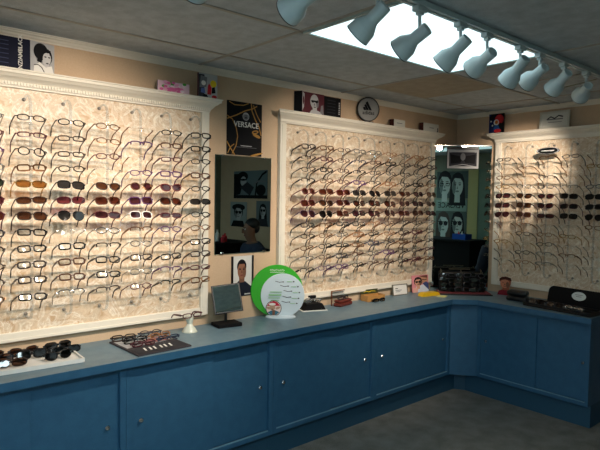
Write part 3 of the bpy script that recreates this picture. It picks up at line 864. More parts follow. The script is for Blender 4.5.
# round sports sign
t = thing('round_sign', 'round grey sign with a black three-stripe logo, on the middle cornice', 'sign', (-1.29, -0.062, 2.167), (0, 0, math.radians(-24)))
mb = MB(); mb.m = Matrix.Translation((0, 0, 0.100)) @ Matrix.Rotation(PI / 2, 4, 'X')
mb.lathe([(0, -0.010), (0.080, -0.010), (0.086, -0.006), (0.086, 0.006), (0.080, 0.010), (0.078, 0.008), (0, 0.008)], mat('grey_sign_plastic', (132, 132, 130), 0.5), 40, smooth=False)
mb.build('disc', t)
mb = MB(); mb.m = Matrix.Translation((0, 0, 0.100)) @ Matrix.Rotation(PI / 2, 4, 'X'); mb.lathe([(.0862, -.008), (.092, -.008), (.092, .010), (.0862, .010), (.0862, -.008)], ink((44, 42, 40)), 40, smooth=False); mb.build('rim', t)
mb = MB(); mb.keep_normals = True
for i, (xa, h_) in enumerate(((-.042, .024), (-.020, .046), (.004, .068))):
    mb.add([(xa, -0.0106, .092), (xa + .020, -0.0106, .092), (xa + .014 - h_ * .30 + .008, -0.0106, .092 + h_ * .72), (xa - h_ * .30 + .006, -0.0106, .092 + h_)][:0] or [(xa + .004, -0.0106, .092), (xa + .024, -0.0106, .092), (xa + .024 - h_ * .55, -0.0106, .092 + h_), (xa + .008 - h_ * .55, -0.0106, .092 + h_ * .80)], [(0, 1, 2, 3)], K)
v, f = text_geo('adidas', True)
mb.add([(q[0] * .040, -0.0106, .072 + q[1] * .040) for q in v], f, K)
mb.build('logo', t)
mb = MB(); mb.box(-0.012, 0.012, -0.006, 0.006, 0.0, 0.020, BLACK); mb.box(-0.035, 0.035, -0.03, 0.03, 0.0, 0.005, BLACK, 0.001); mb.build('stand', t)

def small_box(label, loc, w, h, d, shapes, rotz=0):
    mb = MB(); mb.keep_normals = True
    mb.box(-w / 2, w / 2, -d, 0, 0, h, ink((214, 212, 204)))
    mb.box(-w / 2 - 0.001, -w / 2, -d, 0, 0, h, ink((70, 34, 30)))
    mb.box(-w / 2, w / 2, -d * .5, 0, h, h + 0.0015, ink((180, 176, 168)))
    art(mb, shapes, w, h, -d - 0.0003)
    return tag(mb.build('carton', None, loc, (0, 0, rotz)), label, 'box')
small_box('smaller white carton on the middle cornice, right of the round sign', (-0.925, -0.03, 2.167), 0.140, 0.058, 0.045, [('r', GY, .25, .75, .48, .56)])
small_box('larger white carton on the right end of the middle cornice', (-0.50, -0.03, 2.167), 0.215, 0.070, 0.045, [('r', GY, .38, .68, .45, .53), ('p', K, [(.86, .12), (.92, .2), (.90, .5), (.95, .6), (.97, .2), (.93, .05)])])

# right display
sh = [('e', RD, .7, .7, .3, .25), ('p', ink((30, 40, 90)), [(0, 0), (.4, 0), (.35, .9), (0, 1)]), ('e', WH, .5, .55, .18, .16), ('e', OR, .52, .56, .11, .1), ('p', BL, [(.3, .2), (.75, .2), (.65, .4), (.4, .42)]), ('e', RD, .6, .12, .25, .1), ('e', K, .2, .8, .16, .14), ('e', WH, .25, .4, .05, .05), ('e', WH, .15, .62, .05, .04), ('e', K, .8, .4, .1, .12)]
card('picture_block', 'small dark picture block with red and blue pattern, on the right cornice end', 'picture', (-0.052, -0.432, 2.167), 0.135, 0.165, K, sh, rot=(0, 0, -PI / 2), t=0.016, side=K)
t = thing('framed_sign', 'white framed sign with faint grey lettering, on the right cornice', 'sign', (-0.052, -0.925, 2.167), (math.radians(-4), 0, -PI / 2))
mb = MB()
for q in ((-.118, .118, 0, .016), (-.118, .118, .119, .135), (-.118, -.102, .016, .119), (.102, .118, .016, .119)):
    mb.box(q[0], q[1], -0.014, 0, q[2], q[3], ink((206, 204, 192)))
mb.build('frame', t)
mb = MB(); mb.keep_normals = True
mb.box(-.102, .102, -0.008, -0.002, .016, .119, ink((214, 214, 206)))
art(mb, [('l', DG, [(.2, .55), (.35, .75), (.5, .6), (.65, .8), (.82, .7)], .010), ('r', GY, .2, .82, .50, .58), ('r', GY, .25, .78, .30, .34)], 0.204, 0.103, -0.0082, z0=.016)
mb.build('sign_sheet', t)
# oval sign on the rods
mb = MB(); mb.m = Matrix.Translation((0, 0, 0)) @ Matrix.Rotation(PI / 2, 4, 'X') @ Matrix.Diagonal((1, .30, 1, 1))
mb.lathe([(0, 0), (0.088, 0), (0.092, .003), (0.088, .006), (0, .006)], ink((92, 96, 104)), 36, smooth=False)
mb.m = Matrix.Translation((0, 0, 0)) @ Matrix.Rotation(PI / 2, 4, 'X') @ Matrix.Diagonal((1, .30, 1, 1))
mb.lathe([(0.078, .0061), (0.082, .0075), (0.085, .0061)], ink((170, 174, 176)), 36)
mb.m = Matrix.Identity(4)
mb.box(-.05, .05, -.0075, -.0061, -.004, .004, ink((180, 184, 186)))
tag(mb.build('oval_sign', None, (-0.136, -0.920, 1.985), (0, 0, -PI / 2)), 'small grey oval sign fixed near the top of the right wall display', 'sign')

# hanging sign at the top of the corner mirror
sh = [('r', GL, 0, 1, 0, 1), ('r', DG, .06, .94, .12, .86), ('p', K, [(.1, .75), (.42, .65), (.5, .52), (.42, .3), (.12, .25)]), ('p', K, [(.9, .75), (.58, .65), (.5, .52), (.58, .3), (.88, .25)]), ('e', GY, .5, .62, .08, .2), ('l', GL, [(.08, .86), (.5, .95), (.92, .86)], .006), ('l', GL, [(.1, .1), (.5, .22), (.9, .1)], .006)]
mid2 = mid + Vector((-1, -1)).normalized() * 0.012
card('hanging_sign', 'dark patterned sign with pale edge hanging over the top of the corner mirror', 'sign', (mid2.x, mid2.y, 1.865), 0.27, 0.165, GL, sh, rot=(0, 0, -PI / 4), t=0.003, side=K)
mb = MB(); mb.box(-.135, .135, -.004, .004, 0, .022, BLACK, .001)
tag(mb.build('sign_hanger', None, (mid2.x - .001, mid2.y - .001, 2.032), (0, 0, -PI / 4)), 'black bar hanger at the top edge of the corner mirror', 'hanger')

# ================================================================== WALLS BEHIND THE VIEWER (seen in the mirrors)
FG = ink((168, 178, 172)); FD = ink((96, 108, 104))
sh = [('r', ink((60, 74, 72)), 0, 1, 0, 1)] + portrait(.34, .45, .17, .38, FG, FD, K, None, 1) + portrait(.74, .5, .18, .4, FG, FD, K) + \
     [('l', K, [(.58, .56), (.70, .56), (.70, .46), (.60, .46), (.58, .56)], .014), ('l', K, [(.78, .56), (.90, .56), (.89, .46), (.79, .46), (.78, .56)], .014)]
card('wide_poster', 'wide poster of two pale faces with glasses, seen in the corner mirror', 'poster', (-2.82, WALL_Y0 + 0.002, 1.63), 0.62, 0.45, K, sh, rot=(0, 0, PI), t=0.004)
sh = [('r', ink((120, 140, 130)), 0, 1, .72, 1), ('r', ink((70, 84, 80)), 0, 1, 0, .72), ('t', K, 'VERSACE', .5, .86, .13)] + portrait(.28, .40, .16, .24, FG, FD, K, K, 1) + portrait(.74, .38, .17, .25, FG, FD, ink((60, 50, 44)), K, 1)
card('tall_poster', 'tall VERSACE poster of two faces in sunglasses, seen in the corner mirror', 'poster', (-2.835, WALL_Y0 + 0.002, 0.92), 0.60, 0.68, K, sh, rot=(0, 0, PI), t=0.004)
mb = MB(); mb.box(-2.51, -2.33, WALL_Y0, WALL_Y0 + 0.02, 0, 2.10, ink((160, 156, 106))); struct('trim_40', mb)
mb = MB(); mb.box(-2.33, -1.50, WALL_Y0, WALL_Y0 + 0.012, 0, 2.10, ink((96, 118, 104)))
mb.ball((-1.6, WALL_Y0 + .04, 1.0), .022, CHROME); struct('door_1', mb)
# black desk and its things before the front wall
t = thing('black_desk', 'tall black desk against the front wall, seen low in the corner mirror', 'desk', (-2.75, -3.72, 0))
mb = MB(); mb.box(-.62, .62, -.24, .24, .94, .97, BLACKM, .003); mb.build('desk_top', t)
mb = MB(); mb.box(-.60, .60, -.22, .22, 0, .94, BLACKM); mb.build('body', t)
mb = MB(); mb.prism([(-.12, -.09), (.12, -.09), (.12, .09), (-.12, .09)], 0, .012, ink((30, 80, 170)))
for q in ((-.12, .12, -.09, -.082), (-.12, .12, .082, .09), (-.12, -.112, -.082, .082), (.112, .12, -.082, .082)): mb.box(*q, .012, .085, ink((30, 80, 170)))
tag(mb.build('storage_tray', None, (-2.42, -3.70, .9705)), 'blue open tray on the black desk, seen in the corner mirror', 'tray')
for i, (dx, c, w_) in enumerate(((-.06, (200, 60, 70), 'red'), (0.0, (220, 220, 214), 'white'), (.06, (60, 60, 64), 'black'))):
    mb = MB(); mb.lathe([(.018, 0), (.018, .075), (.008, .09), (.008, .11), (0, .11)], ink(c), 14)
    tag(mb.build('bottle', None, (-2.42 + dx, -3.70, .983)), '%s bottle standing in the blue tray on the black desk' % w_, 'bottle', 'bottles in the blue tray')

# right wall beyond the counter, seen in the wall mirror
sh = [('r', ink((110, 124, 128)), 0, 1, 0, 1), ('p', K, [(0, .1), (.2, .15), (.3, .6), (.16, .9), (0, .9)]), ('e', K, .28, .80, .16, .18), ('e', GL, .30, .62, .09, .18), ('e', K, .30, .68, .1, .04), ('p', DG, [(.2, .4), (.5, .1), (.62, .4), (.42, .6)]),
      ('l', K, [(.66, .1), (.70, .55), (.86, .85), (.98, .95)], .03), ('l', GY, [(.60, .5), (.74, .62), (.98, .6)], .02), ('e', K, .82, .3, .14, .2), ('r', K, 0, 1, 0, .12)]
def flip(shs):
    o = []
    for q in shs:
        q = list(q)
        if q[0] in 'e': q[2] = 1 - q[2]
        elif q[0] == 'r': q[2], q[3] = 1 - q[3], 1 - q[2]
        else: q[2] = [(1 - a_, b_) for a_, b_ in q[2]][::-1]
        o.append(tuple(q))
    return o
sh = flip(sh)
RW = -PI / 2
card('large_poster', 'large dark wide poster of a woman, seen in the upper part of the wall mirror', 'poster', (-0.002, -3.26, 1.57), 0.78, 0.38, K, sh, rot=(0, 0, RW), t=0.004)
sh = [('r', ink((150, 160, 160)), 0, 1, 0, 1), ('e', K, .5, .78, .4, .14)] + portrait(.5, .55, .22, .26, GL, GY, K, K) + [('p', K, [(.1, 0), (.2, .25), (.8, .25), (.95, 0)])]
card('small_poster', 'square poster of a face under a black hat, seen in the wall mirror', 'poster', (-0.002, -3.53, 1.17), 0.40, 0.35, GY, sh, rot=(0, 0, RW), t=0.004)
sh = [('r', ink((110, 120, 124)), 0, 1, 0, 1)] + portrait(.5, .6, .2, .22, GL, GY, K, K, 1) + [('p', DG, [(.1, 0), (.2, .3), (.8, .3), (.95, 0)])]
card('small_poster', 'poster of a long-haired woman in sunglasses, seen at right in the wall mirror', 'poster', (-0.002, -2.96, 1.20), 0.30, 0.34, GY, sh, rot=(0, 0, RW), t=0.004)

t = thing('reception_counter', 'black reception counter reflected low in the wall mirror', 'counter', (-0.80, -2.90, 0))
mb = MB(); mb.box(-.30, .30, -.45, .44, 1.02, 1.05, BLACKM, .003); mb.build('counter_top', t)
mb = MB(); mb.box(-.27, .27, -.43, .42, 0, 1.02, BLACKM); mb.build('body', t)
for i, (y, x, h_, c, w_) in enumerate(((-2.75, -.85, .14, (200, 205, 205), 'tall pale'), (-2.66, -.80, .10, (190, 40, 48), 'red'), (-2.85, -.9, .16, (90, 130, 160), 'blue'), (-2.58, -.88, .09, (170, 50, 60), 'small dark red'), (-2.95, -.78, .08, (225, 225, 220), 'short white'))):
    mb = MB(); mb.lathe([(.024, 0), (.026, .01), (.026, h_ * .65), (.011, h_ * .78), (.011, h_), (0, h_)], ink(c), 16)
    tag(mb.build('bottle', None, (x, y, 1.0505)), '%s bottle on the black reception counter' % w_, 'bottle', 'bottles on the reception counter')


# ================================================================== PERSON (reflected in the wall mirror) AND CHAIR
def skinned(name, chains, m, parent, sub=2):
    """chains: list of lists of (key, pos, radius); equal keys join into one vertex; the first key is the root"""
    idx = {}; vs = []; rad = []; ed = []
    for ch in chains:
        prev = None
        for kq, p, r in ch:
            if kq not in idx:
                idx[kq] = len(vs); vs.append(p); rad.append(r)
            i = idx[kq]
            if prev is not None: ed.append((prev, i))
            prev = i
    me = bpy.data.meshes.new(name); me.from_pydata(vs, ed, []); me.materials.append(m)
    o = link(name, me, parent)
    md = o.modifiers.new('skin', 'SKIN'); md.use_smooth_shade = True
    if not me.skin_vertices: pass
    for i, r in enumerate(rad):
        sv = me.skin_vertices[0].data[i]
        sv.radius = r if isinstance(r, tuple) else (r, r); sv.use_root = (i == 0)
    sd = o.modifiers.new('subdivision', 'SUBSURF'); sd.levels = sub; sd.render_levels = sub
    return o
pr = thing('person', 'seated person in a dark blue shirt beside the black counter, seen in the wall mirror', 'person', (-.86, -2.03, 0), (0, 0, math.radians(-72)))
SKIN = mat('warm_brown_skin', (120, 84, 66), .6); HAIR = mat('black_hair', (22, 19, 18), .6, noise=.2); SHIRT = mat('dark_blue_shirt', (30, 42, 66), .8, noise=.1); TROU = mat('charcoal_trousers', (34, 34, 38), .85); SHOE = mat('black_shoe', (18, 17, 17), .4)
ch = [[('pelvis', (0, .05, .60), (.13, .10)), ('waist', (0, .04, .72), (.125, .095)), ('chest', (0, .02, .90), (.150, .105)), ('collar', (0, .01, 1.055), (.120, .080)), ('nb', (0, .004, 1.085), (.062, .058)), ('neck', (0, -.003, 1.115), .056), ('jaw', (0, -.030, 1.165), (.055, .062)), ('face', (0, -.028, 1.215), (.066, .080)), ('skull', (0, -.010, 1.275), (.070, .086)), ('crown', (0, -.005, 1.325), (.046, .055))]]
for sx, nm in ((-1, 'l'), (1, 'r')):
    ch.append([('collar', (0, .01, 1.055), 0), ('sh' + nm, (sx * .165, .02, 1.005), .060), ('ua' + nm, (sx * .205, .0, .90), .050), ('el' + nm, (sx * .205, -.03, .77), .040), ('fa' + nm, (sx * .185, -.15, .745), .034), ('wr' + nm, (sx * .15, -.265, .735), .024), ('pa' + nm, (sx * .135, -.320, .732), (.030, .018)), ('pb' + nm, (sx * .130, -.350, .728), (.034, .014))])
    for q, (dx, ln) in enumerate(((-.026, .052), (-.009, .062), (.009, .058), (.026, .044))):
        ch.append([('pb' + nm, (0, 0, 0), 0), ('k%d%s' % (q, nm), (sx * .130 + dx, -.368, .727), .0088), ('m%d%s' % (q, nm), (sx * .130 + dx * 1.15, -.372 - ln * .55, .722), .0080), ('t%d%s' % (q, nm), (sx * .130 + dx * 1.15, -.372 - ln, .708), .0066)])
    ch.append([('pa' + nm, (0, 0, 0), 0), ('th1' + nm, (sx * .100, -.335, .728), .0100), ('th2' + nm, (sx * .085, -.362, .722), .0085), ('th3' + nm, (sx * .080, -.382, .716), .0070)])
    ch.append([('pelvis', (0, 0, 0), 0), ('hip' + nm, (sx * .095, .02, .575), .085), ('tm' + nm, (sx * .115, -.20, .570), .076), ('kn' + nm, (sx * .125, -.40, .555), .058), ('cf' + nm, (sx * .125, -.41, .36), .054), ('an' + nm, (sx * .125, -.39, .11), .036), ('hl' + nm, (sx * .125, -.385, .050), .034), ('ft' + nm, (sx * .130, -.50, .040), (.040, .028)), ('to' + nm, (sx * .132, -.57, .036), (.034, .022))])
body = skinned('body', ch, SKIN, pr)
def grow(keys, g, name, m):
    pos = {}
    for c in ch:
        for kq, p, r in c:
            if r != 0: pos[kq] = (p, r)
    out = []
    for line in keys:
        out.append([(kq, pos[kq][0], tuple(v_ + g for v_ in pos[kq][1]) if isinstance(pos[kq][1], tuple) else pos[kq][1] + g) for kq in line])
    return skinned(name, out, m, pr)
grow([['pelvis', 'waist', 'chest', 'collar', 'nb'], ['collar', 'shl', 'ual', 'ell', 'fal'], ['collar', 'shr', 'uar', 'elr', 'far']], .028, 'shirt', SHIRT)
grow([['pelvis', 'hipl', 'tml', 'knl', 'cfl', 'anl'], ['pelvis', 'hipr', 'tmr', 'knr', 'cfr', 'anr']], .011, 'trousers', TROU)
for sx, nm in ((-1, 'l'), (1, 'r')):
    mb = MB(); mb.box(sx * .130 - .045, sx * .130 + .045, -.620, -.345, .002, .026, SHOE, .008); mb.ball((sx * .130, -.50, .030), .048, SHOE, 14, (.9, 2.1, 1.0)); mb.ball((sx * .127, -.395, .055), .046, SHOE, 12, (.95, 1.1, 1.1)); mb.build('shoe', pr)
mb = MB(); mb.ball((0, .008, 1.288), .080, HAIR, 18, (.96, 1.08, .88)); mb.ball((0, .036, 1.250), .066, HAIR, 14, (1.0, .8, 1.0)); mb.build('hair', pr)
mb = MB()
mb.sheet([(-.008, 1.190), (.008, 1.190), (.011, 1.199), (.004, 1.235), (-.004, 1.235), (-.011, 1.199)], -.132, -.100, SKIN)
for sx in (-1, 1): mb.ball((sx * .066, -.035, 1.222), .020, SKIN, 10, (.4, .7, 1.25))
mb.build('nose_and_ears', pr, (0, .017, 0))
mb = MB()
for sx in (-1, 1):
    mb.ball((sx * .027, -.106, 1.235), .010, ink((235, 232, 226)), 10, (1.2, .6, .8)); mb.ball((sx * .027, -.112, 1.235), .0052, K, 8)
    mb.tube([(sx * .012, -.110, 1.251), (sx * .030, -.112, 1.256), (sx * .046, -.100, 1.251)], .0030, HAIR, 6)
mb.build('eyes_and_brows', pr, (0, .017, 0))
mb = MB(); mb.tube([(-.024, -.098, 1.165), (-.010, -.105, 1.164), (.010, -.105, 1.164), (.024, -.098, 1.165)], .0048, ink((120, 66, 60)), 6); mb.build('mouth', pr, (0, .017, 0))
t = thing('office_chair', 'black office chair under the seated person, on a five-spoke base', 'chair', (-.86, -2.03, 0), (0, 0, math.radians(-72)))
mb = MB(); mb.box(-.24, .24, -.22, .24, .40, .466, BLACKM, .02); mb.build('seat', t)
mb = MB(); mb.box(-.21, .21, .215, .255, .56, 1.00, BLACKM, .018); mb.tube([(0, .20, .42), (0, .275, .46), (0, .265, .70)], .018, BLACK, 8); mb.build('backrest', t)
mb = MB(); mb.tube([(0, 0, .40), (0, 0, .09)], .026, BLACK, 12); mb.build('post', t)
for i in range(5):
    an = 2 * PI * i / 5 + .3
    mb = MB(); mb.tube([(0, 0, .09), (.26 * math.cos(an), .26 * math.sin(an), .062)], .016, BLACK, 8); lg = mb.build('leg', t)
    mb = MB(); mb.ball((.26 * math.cos(an), .26 * math.sin(an), .027), .026, BLACK, 10); mb.build('caster', lg)


# ================================================================== THINGS ON THE WORKTOP
ZC = 0.7925
# white tray with sunglasses
t = thing('display_tray', 'white rectangular tray full of dark sunglasses at the left end of the worktop', 'tray', (-3.825, -0.185, ZC), (0, 0, math.radians(-3)))
mb = MB(); mb.box(-.30, .30, -.145, .145, 0, .010, WH, .002)
for q in ((-.30, .30, -.145, -.137), (-.30, .30, .137, .145), (-.30, -.292, -.137, .137), (.292, .30, -.137, .137)): mb.box(*q, .010, .020, WH)
mb.build('base', t)
TL = [(-4.02, -.10, 'aviator', 'black', 'dark grey'), (-3.865, -.10, 'square', 'dark brown', 'brown'), (-3.715, -.105, 'cat-eye', 'dark brown', 'brown'), (-3.59, -.105, 'square', 'black', 'dark grey'),
      (-4.0, -.175, 'square', 'black', 'black'), (-3.845, -.18, 'square', 'black', 'brown'), (-3.70, -.18, 'square', 'black', 'black'), (-3.575, -.185, 'wraparound', 'black', 'black'),
      (-3.97, -.255, 'wraparound', 'black', 'black'), (-3.81, -.26, 'wraparound', 'dark brown', 'brown'), (-3.625, -.262, 'cat-eye', 'black', 'black')]
for q_ in range(len(TL)): TL[q_] = (TL[q_][0] * 1.0 - (.02 if TL[q_][0] < -3.68 else 0) + (.012 if TL[q_][0] > -3.6 else 0),) + TL[q_][1:]
rowt = ['back', 'middle', 'front']
for i, (x, y, s_, c, l) in enumerate(TL):
    r_ = 0 if y > -.15 else (1 if y > -.24 else 2)
    order = sorted([q[0] for q in TL if (0 if q[1] > -.15 else (1 if q[1] > -.24 else 2)) == r_]).index(x)
    eyewear(s_, c, l, '%s %s sunglasses in the %s row of the white tray, %s from the left' % (c, s_, rowt[r_], COLN[order]), 'sunglasses lying on the white tray',
            (x, y, ZC + .0125 + SHAPES[s_][1] * 1.15), (math.radians(-22), 0, random.uniform(-.16, .16)), True, True)

# dark magazine stack with glasses
t = thing('display_board', 'flat dark display board with printed letters, under the loose spectacles', 'board', (-3.155, -.245, ZC), (0, 0, math.radians(2)))
mb = MB(); mb.keep_normals = True
mb.box(-.15, .15, -.165, .165, 0, .008, ink((70, 66, 70)))
mb.build('board', t)
mb = MB(); mb.keep_normals = True
mb.m = Matrix.Translation((0, 0, .0085)) @ Matrix.Rotation(-PI / 2, 4, 'X')
art(mb, [('p', GL, [(0.03, .42), (.97, .50), (.97, .97), (.03, .97)]), ('p', ink((190, 130, 130)), [(.4, .5), (.9, .5), (.8, .8), (.5, .75)]), ('p', DG, [(.03, .03), (.97, .03), (.97, .38), (.03, .32)]), *[('p', WH, [(a_, .13), (a_ + .035, .13), (a_ + .075, .29), (a_ + .04, .29)]) for a_ in (.2, .3, .38, .5, .58, .68)]], .30, .33, -.001, z0=-.165)
mb.build('printed_sheet', t)
GLS = [(-3.245, -.120, 'rectangular', 'dark brown', 'brown tortoise pair at the back left'), (-3.085, -.105, 'oval', 'gunmetal', 'thin grey pair at the back right'), (-3.215, -.200, 'rectangular', 'black', 'black pair in the middle left'),
       (-3.065, -.185, 'rectangular', 'tan', 'orange-brown pair in the middle right'), (-3.055, -.262, 'half-rim', 'navy', 'navy pair near the front right'), (-3.205, -.275, 'slim', 'burgundy', 'dark red pair near the front left')]
for x, y, s_, c, w_ in GLS:
    eyewear(s_, c, 'clear', w_ + ' of the dark display board', 'spectacles on the dark display board', (x, y, ZC + .011 + SHAPES[s_][1] * 1.05), (math.radians(-24), 0, random.uniform(-.12, .12)), False, True)
# clear bust stand with glasses
t = thing('glass_figurine', 'small clear bust-shaped stand carrying a pair of spectacles beside the table mirror', 'stand', (-2.845, -.115, ZC))
CLR = mat('milky_plastic', (214, 218, 204), .25)
mb = MB(); mb.lathe([(.040, 0), (.042, .006), (.034, .020), (.022, .034), (.016, .048), (.020, .060), (.024, .075), (.021, .088), (.0, .096)], CLR, 20); mb.build('bust', t)
mb = MB(); mb.lathe([(.045, 0), (.045, .003), (.0, .003)], CLR, 20); mb.m = Matrix.Identity(4); mb.build('foot', t)
eyewear('slim', 'burgundy', 'clear', 'thin burgundy spectacles perched on the small clear bust stand', 'loose pairs', (-2.845, -.148, ZC + .102), (math.radians(-4), 0, .05))

# table mirror
t = thing('table_mirror', 'black square tilting table mirror on a black square base', 'mirror', (-2.590, -.118, ZC), (0, 0, math.radians(-8)))
mb = MB(); mb.box(-.080, .080, -.055, .055, 0, .022, BLACKM, .004); mb.build('base', t)
mb = MB(); mb.tube([(0, .015, .022), (0, .015, .085)], .009, BLACK, 10); mb.tube([(0, .015, .080), (0, .004, .130)], .008, BLACK, 8); mb.build('post', t)
mb = MB(); mb.m = Matrix.Translation((0, -.002, .168)) @ Euler((math.radians(-20), math.radians(-6), math.radians(-16))).to_matrix().to_4x4()
fw = .005
mb.box(-.088, .088, -.006, .006, -.088, .088, BLACK, .002); mb.build('mirror_frame', t)
mb2 = MB(); mb2.keep_normals = True; mb2.m = mb.m.copy()
mb2.add([(-.079, -.0065, -.079), (.079, -.0065, -.079), (.079, -.0065, .079), (-.079, -.0065, .079)], [(0, 1, 2, 3)], MIRROR); mb2.build('mirror_glass', t)

# round green and white counter stand
t = thing('round_counter_stand', 'round green counter stand with a white disc, script heading and a small face picture', 'sign', (-2.175, -.130, ZC), (0, 0, math.radians(-37)))
t.scale = (1.17, 1.17, 1.17)
GRN = mat('bright_green_plastic', (58, 176, 44), 0.35); WHP = mat('cool_white_plastic', (214, 228, 236), 0.35)
mb = MB(); mb.m = Matrix.Translation((.0, 0, 0)) @ Matrix.Diagonal((1, .55, 1, 1)); mb.lathe([(.085, 0), (.086, .006), (.075, .014), (0, .014)], WHP, 36); mb.build('base', t)
mb = MB(); mb.m = Matrix.Translation((-.022, .006, .150)) @ Matrix.Rotation(PI / 2, 4, 'X'); mb.lathe([(0, -.006), (.145, -.006), (.148, -.003), (.148, .003), (.145, .006), (0, .006)], GRN, 56, smooth=False); g = mb.build('green_disc', t)
mb = MB(); mb.keep_normals = True
art(mb, [('l', WH, [(.1 + .04 * q_, .62 + (.16 if q_ % 2 else -.06) * (1 + .5 * math.sin(q_ * 2.3))) for q_ in range(21)], .0035), ('l', WH, [(.1 + .05 * q_, .26 + (.06 if q_ % 2 else -.04)) for q_ in range(17)], .003)], .10, .030, -.0002, x0=-.022, z0=.248)
mb.build('heading', g)
mb = MB(); mb.m = Matrix.Translation((.010, -.004, .126)) @ Matrix.Rotation(PI / 2, 4, 'X'); mb.lathe([(0, -.003), (.122, -.003), (.124, 0), (.122, .004), (0, .004)], WHP, 56, smooth=False); wd = mb.build('white_disc', t)
mb = MB(); mb.keep_normals = True
ly = -.0083
PG = ink((150, 196, 150)); 
sh = []
for i, (x, z) in enumerate(((.40, .84), (.52, .74), (.60, .62), (.58, .48), (.56, .36))):
    sh.append(('l', DG, [(x - .10, z + .03), (x, z), (x + .07, z + .01)], .0030)); sh.append(('e', DG, x + .09, z + .01, .02, .012))
for i, (x, z) in enumerate(((.74, .86), (.84, .74), (.88, .60), (.86, .46), (.82, .34))):
    sh.append(('e', DG, x, z, .022, .014)); sh.append(('r', PG, x - .16, x - .04, z - .01, z + .005))
sh = [('e', WHP, .5, .5, .46, .46)] + sh
sh += [('r', PG, .18, .46, .60, .62), ('r', PG, .15, .45, .52, .56), ('r', PG, .14, .42, .46, .48), ('r', PG, .2, .40, .40, .42)]
cx, cz = .27, .22
sh += [('e', DG, cx, cz, .19, .19), ('e', ink((230, 210, 204)), cx, cz, .175, .175), ('p', ink((190, 40, 60)), [(cx - .16, cz + .06), (cx - .08, cz + .15), (cx, cz + .175), (cx + .08, cz + .15), (cx + .16, cz + .06)]), ('e', SK, cx - .03, cz + .03, .07, .08), ('e', WH, cx - .03, cz + .1, .08, .03), ('e', SKD, cx - .03, cz - .02, .03, .012), ('p', ink((60, 110, 130)), [(cx - .14, cz - .09), (cx - .05, cz - .05), (cx + .05, cz - .05), (cx + .14, cz - .09), (cx + .06, cz - .16), (cx - .06, cz - .16)]), ('e', SK, cx + .10, cz + .01, .06, .03, .4), ('e', SK, cx - .12, cz + .01, .05, .03, -.4), ('p', SKD, [(cx - .03, cz - .04), (cx + .04, cz - .04), (cx + .03, cz - .16), (cx - .03, cz - .16)])]
art(mb, sh, .236, .236, ly, x0=.014, z0=.002)
mb.build('print', wd)

# black ledge display with jewelled glasses
t = thing('black_ledge_display', 'small black stepped display with a white base, right of the round green stand', 'display stand', (-1.835, -.060, ZC), (0, 0, math.radians(-20)))
mb = MB(); mb.box(-.095, .095, -.07, .05, 0, .006, WH, .002); mb.build('base', t)
mb = MB(); mb.sheet([(-.085, .006), (.085, .006), (.06, .05), (-.06, .05)], -.06, .03, BLACKM); mb.box(-.04, .045, .025, .04, .006, .095, BLACKM, .002); mb.build('body', t)
for i, (x, z, w_) in enumerate(((-.02, .052, 'upper'),)):
    p = t.matrix_basis @ Vector((x, -.035, .050 + .017))
    eyewear('oval', 'silver', 'clear', 'silver spectacles lying on the small black stepped display', 'loose pairs', Vector((-1.85, -.092, ZC + .072)), (math.radians(-20), 0, -.35), False, True)

# tall clear panel stand
t = thing('clear_panel', 'upright clear sign holder with brown edge, behind the red-brown case', 'sign holder', (-1.625, -.045, ZC))
mb = MB(); mb.box(-.005, .0, -.01, 0, 0, .105, ink((120, 74, 50))); mb.box(-.005, .13, -.01, 0, .105, .110, ink((150, 110, 80))); mb.build('edge_frame', t)
mb = MB(); mb.box(.0, .13, -.006, -.003, .002, .105, ACRY); mb.build('clear_sheet', t)

# red-brown glasses case with glasses on top
t = thing('glasses_case', 'red-brown leather glasses case with rounded ends', 'glasses case', (-1.545, -.085, ZC), (0, 0, math.radians(12)))
LEA = mat('red_brown_leather', (104, 40, 30), 0.45, noise=.2, nscale=40)
mb = MB(); mb.box(-.085, .085, -.035, .030, 0, .030, LEA, .010); mb.build('base', t)
mb = MB(); mb.box(-.084, .084, -.034, .029, .0305, .048, LEA, .012); mb.build('lid', t)
eyewear('slim', 'gunmetal', 'clear', 'grey wire spectacles resting on the red-brown case', 'loose pairs', (-1.548, -.100, ZC + .062), (math.radians(-14), 0, .2), False, True)

# olive/tan box with glasses
t = thing('wooden_display_box', 'small tan wooden box with a dark open lid, holding spectacles', 'box', (-1.205, -.075, ZC), (0, 0, math.radians(-6)))
TAN = mat('tan_wood', (186, 136, 76), 0.5, noise=.15, nscale=30)
mb = MB()
mb.box(-.090, .090, -.045, .035, 0, .006, TAN)
for q in ((-.09, .09, -.045, -.040), (-.09, .09, .030, .035), (-.09, -.085, -.04, .03), (.085, .09, -.04, .03)): mb.box(*q, .006, .046, TAN)
mb.build('tray', t)
mb = MB(); mb.m = Matrix.Translation((0, .034, .047)) @ Matrix.Rotation(math.radians(-6), 4, 'X'); mb.box(-.088, .088, 0, .008, 0, .034, mat('olive_lid', (62, 66, 36), 0.5), .001)
lid = mb.build('lid', t)
mb2 = MB(); mb2.keep_normals = True; mb2.m = mb.m.copy(); art(mb2, [('l', YL, [(.15, .4), (.3, .65), (.45, .4), (.6, .6), (.85, .5)], .004)], .176, .034, -.0004); mb2.build('lettering', lid)
eyewear('slim', 'black', 'clear', 'black spectacles leaning on the front of the tan wooden box', 'loose pairs', (-1.208, -.150, ZC + .014), (math.radians(-12), 0, -.08), False, True)

